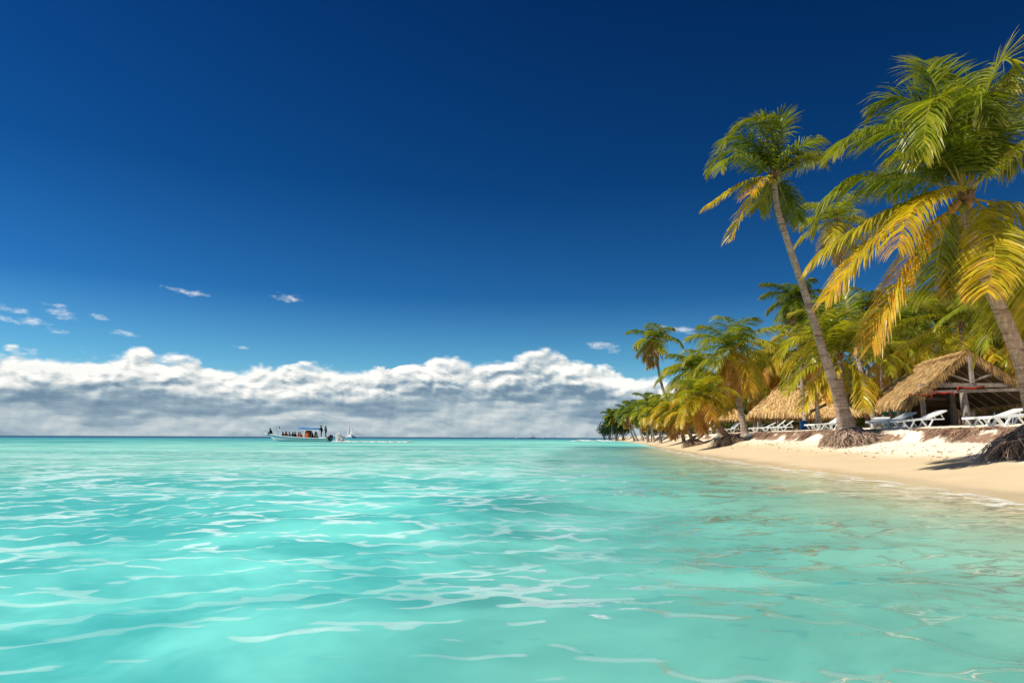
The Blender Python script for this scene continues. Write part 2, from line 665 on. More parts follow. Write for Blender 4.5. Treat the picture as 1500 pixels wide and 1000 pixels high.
# a few long low swells
for lam, a, A in ((9.0, -0.9, 0.020), (14.0, -1.35, 0.03), (6.0, -0.55, 0.010)):
    ph = (X_ * math.cos(a) + Y_ * math.sin(a)) * 2 * PI / lam + 0.6 * np.sin(X_ * 0.23) + 1.0
    fade = np.clip((lam / DR - 2.2) / 3.0, 0, 1)
    H += A * fade * np.sin(ph) * np.clip(bed / 0.6, 0.05, 1)
far = np.hypot(X_, Y_)
me = grid_mesh("sea", X_ + DXW, Y_ + DYW, H, {"depth": bed, "inland": S_, "far": far})
m, g, out = newmat("sea_water")
co = objco(g)
dep = attr(g, "depth", 'Fac')
inl = attr(g, "inland", 'Fac')
dist = attr(g, "far", 'Fac')
# bottom patches: pale sand, and darker sea grass further out
pn = g.noise(g.vm('MULTIPLY', co, (0.5, 0.8, 1.0)), 0.75, 5, 0.6, dist=0.6)
pn2 = g.noise(g.vm('MULTIPLY', co, (0.022, 0.085, 1.0)), 1.0, 4, 0.6)
near = g.mix(g.ss(pn, 0.36, 0.66), (0.062, 0.43, 0.44), (0.19, 0.73, 0.68))
lefty = g.ss(inl, -16.0, -7.5)
near = g.mix(g.m('MULTIPLY', g.m('SUBTRACT', 1.0, g.ss(inl, -13.5, -8.5)), 0.7), near, (0.055, 0.39, 0.42))
mid = g.mix(g.ss(pn2, 0.40, 0.62), (0.09, 0.39, 0.36), (0.23, 0.60, 0.52))
bodyc = g.mix(g.ss(dist, 6.0, 26.0), near, mid)
teal = g.m('MULTIPLY', g.ss(dist, 55.0, 170.0), g.ss(inl, -25.0, -75.0))
bodyc = g.mix(g.m('MULTIPLY', teal, 0.65), bodyc, (0.03, 0.27, 0.31))
grass = g.m('MULTIPLY', g.ss(pn2, 0.53, 0.60), g.m('MULTIPLY', g.ss(dist, 30.0, 70.0), g.ss(inl, -35.0, -60.0)))
bodyc = g.mix(g.m('MULTIPLY', grass, 0.9), bodyc, (0.03, 0.20, 0.23))
bodyc = g.mix(g.ss(dist, 130.0, 300.0), bodyc, (0.012, 0.22, 0.28))
bodyc = g.mix(g.ss(dist, 300.0, 520.0), bodyc, (0.008, 0.06, 0.15))
# ripples finer than the mesh, as a perturbed normal; stronger where the mesh is coarse
geo = g.n('ShaderNodeNewGeometry')
rip = g.noise(g.vm('MULTIPLY', co, (0.60, 2.1, 1.0)), 2.4, 5, 0.62, dist=0.3, col=True)
rip = g.vm('SUBTRACT', rip, (0.5, 0.5, 0.5))
rx, ry, rz = g.sep(rip)
ripk = g.curve(g.m('DIVIDE', dist, 60.0, clamp=True), [(0.0, 0.24), (0.06, 0.46), (0.12, 0.8), (0.25, 1.1), (1.0, 1.2)])
pert = g.comb(g.m('MULTIPLY', rx, ripk), g.m('MULTIPLY', ry, ripk), 0.0)
nrm = g.vm('NORMALIZE', g.vm('ADD', geo.outputs['Normal'], pert))
fr = g.n('ShaderNodeFresnel')
fr.inputs['IOR'].default_value = 1.33
g.put(fr.inputs['Normal'], nrm)
gl = g.n('ShaderNodeBsdfGlossy')
gl.inputs['Color'].default_value = (1, 1, 1, 1)
g.put(gl.inputs['Roughness'], g.m('ADD', g.lin(dist, 3.0, 60.0, 0.015, 0.12), g.lin(inl, -9.0, -4.0, 0.0, 0.035)))
g.put(gl.inputs['Normal'], nrm)
df = g.n('ShaderNodeBsdfDiffuse')
g.put(df.inputs['Color'], bodyc)
g.put(df.inputs['Normal'], g.vm('NORMALIZE', g.vm('ADD', g.vm('SCALE', nrm, scale=0.22), (0, 0, 0.78))))
tr = g.n('ShaderNodeBsdfTransparent')
g.put(tr.inputs['Color'], g.mix(g.ss(dep, 0.0, 0.5), (0.97, 1.0, 0.98), (0.68, 0.97, 0.90)))
murk = g.m('SUBTRACT', 1.0, g.m('POWER', 2.718, g.m('MULTIPLY', dep, -1.55)))
murk = g.m('MAXIMUM', murk, g.m('MAXIMUM', g.ss(dist, 45.0, 90.0), g.ss(inl, -4.5, -9.0, 0.0, 0.88)))
body = g.mixsh(murk, tr.outputs[0], df.outputs[0])
# a polarised view: little mirror light at steep angles, nearly all of it at grazing ones
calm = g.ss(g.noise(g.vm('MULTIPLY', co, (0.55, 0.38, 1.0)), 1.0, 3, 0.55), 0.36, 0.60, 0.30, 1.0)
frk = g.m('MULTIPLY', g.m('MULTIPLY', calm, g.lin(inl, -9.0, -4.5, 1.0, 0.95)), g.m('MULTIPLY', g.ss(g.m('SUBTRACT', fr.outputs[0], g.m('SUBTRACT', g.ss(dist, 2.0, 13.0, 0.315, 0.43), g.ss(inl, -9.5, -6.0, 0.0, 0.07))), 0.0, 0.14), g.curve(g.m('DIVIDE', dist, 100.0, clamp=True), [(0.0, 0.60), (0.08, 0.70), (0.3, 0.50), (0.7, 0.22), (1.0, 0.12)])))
painted_glint = g.n('ShaderNodeBsdfDiffuse')        # pale diffuse colour painted on grazing facets, standing in for white sky glints
painted_glint.inputs['Color'].default_value = (0.74, 0.90, 0.88, 1)
w = g.mixsh(frk, body, g.mixsh(g.lin(inl, -5.0, -9.5, 0.06, 0.64), gl.outputs[0], painted_glint.outputs[0]))
# (calmer and livelier patches)
# thin broken foam where the water runs up the sand
fm = g.n('ShaderNodeBsdfDiffuse')
fm.inputs['Color'].default_value = (0.85, 0.86, 0.84, 1)
fn = g.noise(g.vm('MULTIPLY', co, (1.6, 0.8, 1.0)), 1.6, 7, 0.68)
fz = g.m('MULTIPLY', g.ss(inl, -1.3, -0.15), g.ss(fn, 0.50, 0.60))
fz = g.m('MAXIMUM', fz, g.m('MULTIPLY', g.m('MULTIPLY', g.ss(inl, -0.45, -0.05), g.ss(inl, 0.35, 0.1)), g.ss(fn, 0.44, 0.60)))
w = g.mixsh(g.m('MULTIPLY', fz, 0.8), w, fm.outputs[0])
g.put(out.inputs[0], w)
me.materials.append(m)
sea = link(bpy.data.objects.new("sea", me))
tag(sea, "clear turquoise sea with small ripples reaching to the horizon", kind="structure")

# ================================================================== PALMS
M_LEAF = tinted("palm_leaflets", rough=0.34, spec=0.5, scale=3.0, var=0.22, transl=0.40, tmul=(1.75, 1.65, 0.6))
M_ROOT = tinted("palm_roots", rough=0.9, spec=0.1, scale=6.0, var=0.3)
M_HUSK = tinted("palm_husk", rough=0.85, spec=0.15, scale=20.0, var=0.35, bmp=0.5)


def trunk_mat():
    m, g, out = newmat("palm_bark")
    co = objco(g)
    nz = g.noise(co, 2.2, 5, 0.6)
    streak = g.noise(g.vm('MULTIPLY', co, (16, 16, 1.2)), 1.0, 5, 0.65)
    ring = g.noise(g.vm('MULTIPLY', co, (1.6, 1.6, 13.0)), 1.0, 4, 0.7)
    c = g.mix(nz, (0.25, 0.175, 0.14), (0.44, 0.35, 0.29))
    c = g.mix(g.ss(streak, 0.45, 0.7), c, (0.50, 0.43, 0.37))
    c = g.mix(g.m('MULTIPLY', g.ss(ring, 0.50, 0.60), 0.8), c, (0.13, 0.085, 0.065))
    c = g.mix(1.0, c, attr(g, "tint"), 'MULTIPLY')
    h = g.m('ADD', g.m('MULTIPLY', streak, 0.5), g.m('MULTIPLY', ring, 0.9))
    g.put(out.inputs[0], principled(g, c, 0.85, 0.2, bump(g, h, 0.8, 0.03)))
    return m


M_BARK = trunk_mat()


def lerp3(a, b, t):
    return (a[0] + (b[0] - a[0]) * t, a[1] + (b[1] - a[1]) * t, a[2] + (b[2] - a[2]) * t)


AGE_COL = [(0.0, (0.050, 0.095, 0.010)), (0.3, (0.150, 0.205, 0.014)), (0.5, (0.25, 0.285, 0.016)), (0.72, (0.50, 0.40, 0.022)), (0.88, (0.52, 0.28, 0.045)), (1.0, (0.36, 0.21, 0.09))]


def agecol(a):
    a = min(max(a, 0.0), 1.0)
    for (p0, c0), (p1, c1) in zip(AGE_COL, AGE_COL[1:]):
        if a <= p1:
            return lerp3(c0, c1, (a - p0) / (p1 - p0))
    return AGE_COL[-1][1]


def spline(pts, m):
    """Catmull-Rom through pts, m samples at even parameter"""
    pts = [Vector(p) for p in pts]
    P = [pts[0] * 2 - pts[1]] + pts + [pts[-1] * 2 - pts[-2]]
    out = []
    n = len(pts) - 1
    for i in range(m):
        t = i / (m - 1) * n
        k = min(int(t), n - 1)
        t -= k
        a, b, c, d = P[k:k + 4]
        out.append(0.5 * ((2 * b) + (c - a) * t + (2 * a - 5 * b + 4 * c - d) * t * t + (3 * b - a - 3 * c + d) * t ** 3))
    return out


def even(pts):
    """resample a polyline evenly by length"""
    L = [0.0]
    for a, b in zip(pts, pts[1:]):
        L.append(L[-1] + (b - a).length)
    m = len(pts)
    out = []
    j = 0
    for i in range(m):
        d = L[-1] * i / (m - 1)
        while j < m - 2 and L[j + 1] < d:
            j += 1
        k = (d - L[j]) / max(L[j + 1] - L[j], 1e-6)
        out.append(pts[j].lerp(pts[j + 1], min(max(k, 0), 1)))
    return out, L[-1]


DOWN = Vector((0, 0, -1))
WIND = Vector((-0.34, -0.06, 0.0))


def frond(mb, ctrl, rng, n=60, L=0.8, age=0.3, droop=1.0, w=0.034, stem=0.026, seg=3, wind=1.0, ragged=0.06, twist=0.0, bare=0.10, ms=26):
    pts, length = even(spline(ctrl, ms))
    base = agecol(age)
    rib = lerp3(base, (0.55, 0.42, 0.08), 0.65) if age < 0.9 else (0.30, 0.18, 0.08)
    m = len(pts)
    T = [(pts[min(i + 1, m - 1)] - pts[max(i - 1, 0)]).normalized() for i in range(m)]
    mb.tube(pts, [stem * (1 - 0.86 * (i / (m - 1)) ** 0.8) for i in range(m)], 5, rib, squash=0.7)
    s = T[0].cross(Vector((0, 0, 1)))
    if s.length < 0.15:
        s = Vector((rng.uniform(-1, 1), rng.uniform(-1, 1), 0))
    s.normalize()
    S = []
    for i in range(m):
        s = (s - T[i] * s.dot(T[i])).normalized()
        # keep the blade roughly level: pull the side vector towards horizontal
        h = T[i].cross(Vector((0, 0, 1)))
        if h.length > 0.2:
            h.normalize()
            if h.dot(s) < 0:
                h = -h
            s = (s * 0.6 + h * 0.4).normalized()
        S.append(Quaternion(T[i], twist * i / m) @ s)
    for i in range(n):
        t = bare + (1 - bare) * (i + rng.uniform(-0.3, 0.3)) / (n - 1)
        t = min(max(t, 0.02), 0.999)
        f = t * (m - 1)
        k = min(int(f), m - 2)
        p = pts[k].lerp(pts[k + 1], f - k)
        tt = T[k].lerp(T[k + 1], f - k).normalized()
        sd = S[k].lerp(S[k + 1], f - k).normalized()
        nv = sd.cross(tt)
        if nv.z < 0:
            nv = -nv
        prof = (0.45 + 0.75 * math.sin(PI * min(1, (t - bare) / (1 - bare) * 0.72 + 0.16))) * (1.0 if t < 0.9 else 1.0 - (t - 0.9) * 4)
        for sg in (-1, 1):
            if rng.random() < ragged:
                continue
            l = L * prof * rng.uniform(0.82, 1.1)
            d = (sd * sg * (1.05 - 0.35 * t) + tt * (0.32 + 0.6 * t) + nv * 0.28 + Vector((rng.uniform(-1, 1), rng.uniform(-1, 1), rng.uniform(-1, 1))) * 0.13).normalized()
            st = l / seg
            q = p.copy()
            line = [q.copy()]
            for j in range(seg):
                d = (d + (DOWN * (0.40 * droop) + WIND * (0.22 * wind)) * (3.0 / seg) * rng.uniform(0.75, 1.25) * (0.5 + 0.5 * (j + 1) / seg)).normalized()
                q = q + d * st
                line.append(q.copy())
            wv = (tt - d * tt.dot(d))
            if wv.length < 0.1:
                wv = nv
            wv = (wv.normalized() + nv * rng.uniform(-0.5, 0.5)).normalized()
            vs, cols = [], []
            tipb = rng.uniform(0.05, 0.55) * (0.35 + 0.65 * age) + (0.25 if t > 0.85 else 0)
            sh = rng.uniform(0.8, 1.2)
            bb = agecol(age + rng.gauss(0, 0.07) + 0.14 * (t - 0.45)) if age < 0.86 else base
            c0 = (bb[0] * sh, bb[1] * sh, bb[2] * sh)
            for j, q in enumerate(line[:-1]):
                ww = w * 0.5 * (0.75 if j == 0 else 1.0 - 0.25 * (j - 1))
                vs += [q - wv * ww, q + wv * ww]
                cc = lerp3(c0, (0.42, 0.26, 0.08), min(1, tipb * max(0, (j / seg - 0.3)) * 1.2))
                cols += [cc, cc]
            vs.append(line[-1])
            cols.append(lerp3(c0, (0.40, 0.24, 0.09), min(1, tipb)))
            fs = [(2 * j, 2 * j + 1, 2 * j + 3, 2 * j + 2) for j in range(seg - 1)]
            fs.append((2 * seg - 2, 2 * seg - 1, 2 * seg))
            mb.add(vs, fs, cols)


def arc_path(c, az, el, length, bend, rng, steps=8, wind=1.0):
    """a frond's path from the crown centre: starts at elevation el and bends down by 'bend' radians"""
    p = Vector(c)
    out = [p.copy()]
    a, e = az, el
    d = Vector((math.cos(e) * math.sin(a), math.cos(e) * math.cos(a), math.sin(e)))
    for i in range(steps):
        p = p + d * (length / steps)
        out.append(p.copy())
        e -= bend / steps * (0.5 + i / steps)
        d = Vector((math.cos(e) * math.sin(a), math.cos(e) * math.cos(a), math.sin(e))) + WIND * (0.45 * wind * i / steps)
        d.normalize()
    return out


def crown_fronds(c, R, nf, rng, age=(0.1, 0.6), up=1.35, low=-0.75, wind=1.0, dead=0.12, bias=None):
    """yields (path, age) for nf fronds spiralling out of the crown centre c"""
    res = []
    for i in range(nf):
        k = (i + 0.5) / nf                       # 0 young and upright ... 1 old and hanging
        az = i * 2.39996 + rng.uniform(-0.25, 0.25)
        el = up + (low - up) * k ** 0.85 + rng.uniform(-0.12, 0.12)
        bend = 0.75 + 0.85 * math.sin(PI * min(1, k + 0.15)) + rng.uniform(-0.2, 0.25)
        a = age[0] + (age[1] - age[0]) * k + rng.uniform(-0.1, 0.1)
        if k > 1 - dead and rng.random() < 0.75:
            a = rng.uniform(0.85, 1.0)
            el -= 0.45
        ln = R * rng.uniform(0.88, 1.15) * (0.8 if k < 0.12 else 1.0)
        res.append((arc_path(c, az, el, ln, bend, rng, wind=wind), a))
    return res


def trunk_mesh(path, r0, r1, flare, rng, n=14, rings=70, flare_len=0.9, tint=(1, 1, 1)):
    mb = MB()
    pts, L = even(spline(path, rings))
    rad = []
    cols = []
    for i in range(rings):
        s = i / (rings - 1)
        r = r0 + (r1 - r0) * s ** 0.75
        r += flare * math.exp(-s * L / (flare_len * 0.42))
        r *= 1 + 0.035 * math.sin(s * L / 0.13 * 2 * PI / 2) + rng.uniform(-0.018, 0.018)
        rad.append(r)
        sh = rng.uniform(0.86, 1.12)
        cols.append((tint[0] * sh, tint[1] * sh, tint[2] * sh))
    mb.tube(pts, rad, n, cols)
    return mb


def root_mound(base, R, hgt, rng, n, lean=(-1, -0.5), spread=1.0, o=(0, 0, 0)):
    """a mop of hanging fibrous roots round the foot of a palm, down to the sand"""
    mb = MB()
    b = Vector(base)
    # lumpy core
    vs, fs = [], []
    nr, ns = 9, 26
    for i in range(nr):
        t = i / (nr - 1)
        for k in range(ns):
            a = 2 * PI * k / ns
            dirx, diry = math.cos(a), math.sin(a)
            rad = R * (0.26 + 0.62 * t ** 1.1) * (1 + 0.12 * math.sin(3 * a + 1) + 0.08 * math.sin(7 * a)) * spread
            x = b.x + dirx * rad + lean[0] * 0.22 * R * t
            y = b.y + diry * rad + lean[1] * 0.22 * R * t
            zt = b.z + hgt * (1 - t) ** 1.0
            zg = terrain(x, y) - 0.05
            k3 = t ** 4
            z = (b.z + hgt * (1 - t) ** 0.8 * 0.9 + 0.12) * (1 - k3) + zg * k3
            vs.append((x + rng.uniform(-.03, .03), y + rng.uniform(-.03, .03), z))
    for i in range(nr - 1):
        for k in range(ns):
            k2 = (k + 1) % ns
            fs.append((i * ns + k, (i + 1) * ns + k, (i + 1) * ns + k2, i * ns + k2))
    mb.add(vs, fs, [lerp3((0.10, 0.055, 0.04), (0.20, 0.12, 0.08), rng.random()) for _ in vs])
    for i in range(n):
        a = rng.uniform(0, 2 * PI)
        r0 = R * rng.uniform(0.16, 0.75)
        h0 = hgt * (1 - (r0 / R) / 0.9) * 0.95 + 0.05
        ll = R * rng.uniform(0.35, 0.75)
        pts = []
        aa = a
        for j in range(5):
            t = j / 4
            r = (r0 + ll * t) * (1.0 + 0.04 * rng.uniform(-1, 1)) * spread
            aa += rng.uniform(-0.2, 0.2)
            x = b.x + math.cos(aa) * r + lean[0] * 0.25 * r
            y = b.y + math.sin(aa) * r + lean[1] * 0.25 * r
            zg = terrain(x, y)
            z = max(zg + 0.01, (b.z + h0 * (1 - t) ** 0.8 + 0.16) * (1 - t ** 3) + zg * t ** 3 + 0.075 * rng.uniform(-1, 1))
            pts.append(Vector((x, y, z)))
        c = lerp3((0.13, 0.075, 0.055), (0.72, 0.55, 0.42), rng.random() ** 1.2)
        th = rng.uniform(0.007, 0.018)
        mb.tube(pts, [th, th, th * .9, th * .7, th * .3], 3, c, caps=False)
    return mb


def palm_heart(c, R, rng, boots=14, col=(0.20, 0.12, 0.06)):
    """fibrous crown shaft with old leaf bases"""
    mb = MB()
    c = Vector(c)
    mb.tube([c + Vector((0, 0, -0.75 * R)), c + Vector((0, 0, -0.35 * R)), c, c + Vector((0, 0, 0.35 * R)), c + Vector((0, 0, 0.6 * R))],
            [0.55 * R, 0.62 * R, 0.55 * R, 0.36 * R, 0.08 * R], 9, col)
    for i in range(boots):
        a = i * 2.4
        z = -0.55 + 0.9 * i / boots
        d = Vector((math.cos(a), math.sin(a), 0))
        p = c + Vector((0, 0, z * R)) + d * 0.4 * R
        q = p + d * R * 0.55 + Vector((0, 0, 0.5 * R))
        mb.tube([p, p.lerp(q, 0.5) + d * 0.08 * R, q], [0.16 * R, 0.11 * R, 0.05 * R], 5, lerp3(col, (0.42, 0.26, 0.12), rng.random()))
    return mb


def coconut_mesh(c, r, col, rng):
    mb = MB()
    prof = [(0.02 * r, -1.15 * r), (0.55 * r, -0.95 * r), (0.92 * r, -0.4 * r), (1.0 * r, 0.15 * r), (0.8 * r, 0.75 * r), (0.35 * r, 1.1 * r), (0.05 * r, 1.2 * r)]
    mb.lathe(prof, 10, col, tuple(c))
    return mb


def hero_palm(label, trunk_px, dep, crown, cd, fr_list, L, n, r0, r1, flare, seed, w, stem, roots=None, filler=0, fage=(0.1, 0.5), R=3.0, tint=(1, 1, 1), coconuts=None, flen=0.9, seg=3):
    """near palm: every frond a child. trunk_px: [(px, py, d)...] from the foot up; fr_list: (pixel path, depth offset at tip, age, droop)"""
    rng = random.Random(seed)
    foot = at(*trunk_px[0])
    foot.z = terrain(foot.x, foot.y)
    t = thing("coconut_palm", label, "palm tree", foot)
    path = [foot - Vector((0, 0, 0.25))] + [at(*p) for p in trunk_px[1:]]
    rel(trunk_mesh(path, r0, r1, flare, rng, tint=tint, flare_len=flen, n=18, rings=110), foot).build("trunk", M_BARK, t, True)
    if roots:
        rel(root_mound(foot, *roots[:2], rng, *roots[2:]), foot).build("roots", M_ROOT, t)
    C = at(crown[0], crown[1], cd)
    rel(palm_heart(C, r1 * 2.3, rng), foot).build("crown_shaft", M_HUSK, t, True)
    for pxs, e, age, droop in fr_list:
        m_ = len(pxs)
        ctrl = [at(x, y, cd + e * (k / (m_ - 1)) ** 1.3) for k, (x, y) in enumerate(pxs)]
        mb = MB()
        frond(mb, ctrl, rng, n=n, L=L, age=age, droop=droop, w=w, stem=stem, seg=seg)
        rel(mb, foot).build("frond", M_LEAF, t)
    if filler:
        for path_, age in crown_fronds(C, R, filler, rng, fage, up=1.45, low=0.75, dead=0):
            mb = MB()
            frond(mb, path_, rng, n=n, L=L, age=age, w=w, stem=stem, seg=seg)
            rel(mb, foot).build("frond", M_LEAF, t)
    for (px, py, dd) in (coconuts or []):
        rel(coconut_mesh(at(px, py, cd + dd), 0.11, rng.choice([(0.30, 0.22, 0.04), (0.20, 0.20, 0.03), (0.36, 0.20, 0.06)]), rng), foot).build("coconut", M_HUSK, t, True)
    return t


# ---- the big palm at the right edge
hero_palm("big leaning palm with long drooping yellow fronds, largest crown, at the right edge",
          [(1530, 648, 16.5), (1516, 610, 16.4), (1496, 530, 16.2), (1468, 460, 16.0), (1440, 395, 15.9), (1420, 330, 15.9), (1412, 298, 16.0)], 16,
          (1412, 282), 16.0,
          [([(1408, 275), (1396, 205), (1374, 135), (1352, 100), (1338, 112)], 1.2, 0.36, 0.7),
           ([(1412, 270), (1404, 190), (1388, 130), (1366, 96), (1352, 90)], 1.6, 0.28, 0.6),
           ([(1410, 275), (1402, 215), (1386, 160), (1368, 144), (1356, 180), (1352, 232)], -1.3, 0.42, 1.1),
           ([(1406, 270), (1375, 190), (1340, 150), (1305, 142), (1280, 160)], 0.8, 0.22, 0.9),
           ([(1402, 268), (1372, 222), (1330, 194), (1285, 190), (1245, 200), (1222, 226)], -0.5, 0.33, 1.15),
           ([(1402, 268), (1385, 215), (1350, 178), (1310, 172), (1280, 190)], 1.5, 0.20, 1.0),
           ([(1395, 278), (1350, 262), (1300, 258), (1250, 262), (1215, 290), (1196, 330)], 0.6, 0.34, 1.35),
           ([(1395, 285), (1350, 290), (1300, 308), (1250, 338), (1212, 362), (1186, 388)], 0.4, 0.60, 1.3),
           ([(1395, 288), (1350, 296), (1305, 325), (1260, 370), (1228, 412), (1210, 438)], -0.6, 0.70, 1.2),
           ([(1425, 290), (1402, 276), (1370, 280), (1342, 300), (1325, 330), (1314, 362)], -1.6, 0.68, 1.2),
           ([(1400, 305), (1372, 322), (1336, 372), (1308, 425), (1288, 470), (1278, 506)], -0.7, 0.76, 1.15),
           ([(1424, 288), (1444, 310), (1456, 345), (1456, 385), (1446, 428)], -2.0, 0.66, 0.8),
           ([(1425, 276), (1452, 244), (1482, 220), (1515, 212), (1550, 230)], -0.5, 0.50, 1.3),
           ([(1428, 292), (1462, 298), (1500, 312), (1540, 345), (1560, 390)], -0.8, 0.60, 1.2),
           ([(1420, 268), (1436, 205), (1440, 160), (1424, 125), (1400, 112)], 1.0, 0.30, 0.8),
           ([(1418, 268), (1432, 180), (1450, 120), (1470, 86), (1484, 92), (1480, 130)], -0.4, 0.44, 0.7),
           ([(1422, 268), (1462, 190), (1490, 160), (1520, 165), (1545, 190)], 1.0, 0.24, 1.0),
           ([(1425, 292), (1470, 330), (1496, 390), (1508, 450), (1510, 505)], 0.8, 0.62, 1.0),
           ([(1420, 300), (1440, 350), (1462, 420), (1470, 480)], 1.8, 0.50, 1.0),
           ([(1415, 295), (1425, 330), (1420, 380), (1405, 425)], 1.5, 0.72, 1.0),
           ([(1405, 292), (1385, 330), (1372, 385), (1368, 430)], 1.8, 0.38, 1.0),
           ([(1412, 270), (1415, 200), (1420, 150), (1436, 140), (1450, 170)], -1.0, 0.25, 1.0),
           ([(1415, 270), (1440, 215), (1465, 200), (1490, 240)], 0.5, 0.22, 1.0),
           ([(1408, 270), (1390, 225), (1355, 210), (1318, 226)], -1.0, 0.30, 1.2),
           ([(1412, 268), (1420, 190), (1432, 150), (1456, 140), (1478, 170)], 1.5, 0.20, 1.0),
           ([(1400, 280), (1360, 250), (1330, 250), (1300, 280)], 2.0, 0.2, 1.1)],
          L=1.0, n=104, r0=0.215, r1=0.125, flare=0.16, seed=3, w=0.046, stem=0.036,
          roots=(0.95, 0.70, 1300, (-0.6, -0.4), 1.0), tint=(1.15, 1.05, 0.95), coconuts=[(1402, 300, -.25), (1410, 306, -.3), (1395, 306, -.1), (1418, 300, -.3)])

# ---- the tall slender one
hero_palm("tall slender palm leaning left, its small crown alone against the deep blue sky",
          [(1246, 640, 27.2), (1232, 592, 27.05), (1206, 515, 26.7), (1180, 432, 26.2), (1155, 358, 25.7), (1139, 305, 25.3), (1134, 268, 25.1)], 27,
          (1133, 256), 25.1,
          [([(1132, 254), (1126, 215), (1110, 186), (1088, 182), (1068, 200)], 0.6, 0.22, 0.9),
           ([(1133, 252), (1132, 210), (1124, 180), (1104, 172), (1082, 182)], -0.5, 0.28, 0.8),
           ([(1134, 252), (1138, 210), (1138, 182), (1126, 170), (1110, 172)], 0.6, 0.24, 0.8),
           ([(1134, 252), (1142, 215), (1146, 190), (1140, 172), (1126, 170)], -0.8, 0.30, 0.8),
           ([(1130, 254), (1112, 222), (1090, 202), (1070, 200), (1060, 214)], -0.3, 0.30, 0.9),
           ([(1132, 254), (1120, 225), (1100, 212), (1080, 215)], 1.0, 0.18, 1.0),
           ([(1128, 255), (1105, 232), (1078, 220), (1054, 226), (1038, 250)], 0.7, 0.26, 1.0),
           ([(1128, 256), (1108, 240), (1084, 230), (1064, 234), (1056, 250)], -0.7, 0.34, 1.0),
           ([(1128, 260), (1108, 262), (1080, 272), (1056, 288), (1038, 300)], -0.5, 0.66, 1.0),
           ([(1126, 262), (1108, 280), (1092, 302), (1080, 325), (1070, 348)], -0.3, 0.62, 0.9),
           ([(1130, 260), (1116, 262), (1104, 272), (1098, 284)], -0.9, 0.70, 0.9),
           ([(1138, 254), (1155, 238), (1178, 228), (1198, 226), (1206, 236)], -0.4, 0.40, 1.2),
           ([(1138, 256), (1158, 246), (1180, 236), (1200, 232)], 0.6, 0.28, 1.2),
           ([(1140, 260), (1152, 274), (1164, 298), (1170, 322)], 0.3, 0.30, 0.9),
           ([(1138, 262), (1146, 282), (1154, 304), (1160, 322)], 0.8, 0.22, 0.9),
           ([(1130, 262), (1120, 285), (1112, 305)], 0.8, 0.45, 0.9)],
          L=0.84, n=60, filler=2, fage=(0.15, 0.4), R=2.0, r0=0.20, r1=0.105, flare=0.36, seed=5, w=0.05, stem=0.030,
          roots=(0.92, 0.50, 1300, (-0.25, -0.8), 1.0), tint=(1.05, 0.98, 0.95), coconuts=[(1128, 264, -.2), (1134, 267, -.2), (1140, 263, -.2)], flen=2.6)

# ---- bright yellow-green palm behind the tall one, and the one behind the pavilion
hero_palm("bushy yellow-green palm behind the tall leaning trunk, fronds arching over the thatched roofs",
          [(1244, 628, 34.5), (1238, 590, 34.4), (1232, 555, 34.2), (1230, 528, 34)], 34, (1230, 520), 34.0,
          [([(1228, 518), (1205, 496), (1175, 492), (1152, 508), (1140, 530)], -0.5, 0.50, 1.1),
           ([(1228, 522), (1200, 530), (1172, 545), (1152, 575)], -0.8, 0.52, 1.1),
           ([(1228, 516), (1210, 475), (1185, 455), (1160, 458)], 0.5, 0.46, 1.0),
           ([(1229, 514), (1222, 470), (1212, 445), (1196, 440)], -0.5, 0.42, 0.9),
           ([(1230, 514), (1236, 470), (1240, 445), (1232, 430)], 0.8, 0.36, 0.9),
           ([(1231, 514), (1250, 475), (1270, 455), (1288, 462)], 0.3, 0.44, 1.0),
           ([(1232, 518), (1256, 500), (1282, 500), (1300, 520)], -0.8, 0.50, 1.1),
           ([(1234, 524), (1268, 518), (1305, 522), (1332, 540), (1348, 562)], -1.5, 0.48, 1.1),
           ([(1232, 528), (1250, 538), (1262, 562), (1266, 598)], -1.4, 0.66, 0.9),
           ([(1232, 530), (1255, 545), (1278, 560), (1290, 590)], -1.0, 0.70, 1.0),
           ([(1226, 530), (1205, 545), (1185, 575), (1176, 600)], -1.0, 0.62, 1.0),
           ([(1228, 530), (1215, 555), (1208, 585)], -0.9, 0.72, 1.0),
           ([(1228, 520), (1195, 510), (1165, 520), (1148, 545)], 0.9, 0.56, 1.1),
           ([(1228, 512), (1215, 480), (1190, 470), (1165, 480)], 1.0, 0.40, 1.0),
           ([(1234, 516), (1262, 485), (1285, 480), (1305, 495)], 1.0, 0.36, 1.0),
           ([(1232, 530), (1240, 550), (1244, 575)], 0.9, 0.6, 1.0),
           ([(1229, 516), (1225, 480), (1228, 455)], -1.2, 0.46, 0.9),
           ([(1226, 524), (1190, 520), (1160, 540), (1145, 565)], 1.2, 0.45, 1.2)],
          L=0.98, n=58, filler=6, fage=(0.4, 0.6), R=2.6, r0=0.17, r1=0.12, flare=0.12, seed=8, w=0.055, stem=0.034, coconuts=[(1224, 540, -.4), (1290 - 60, 542, -.4)])

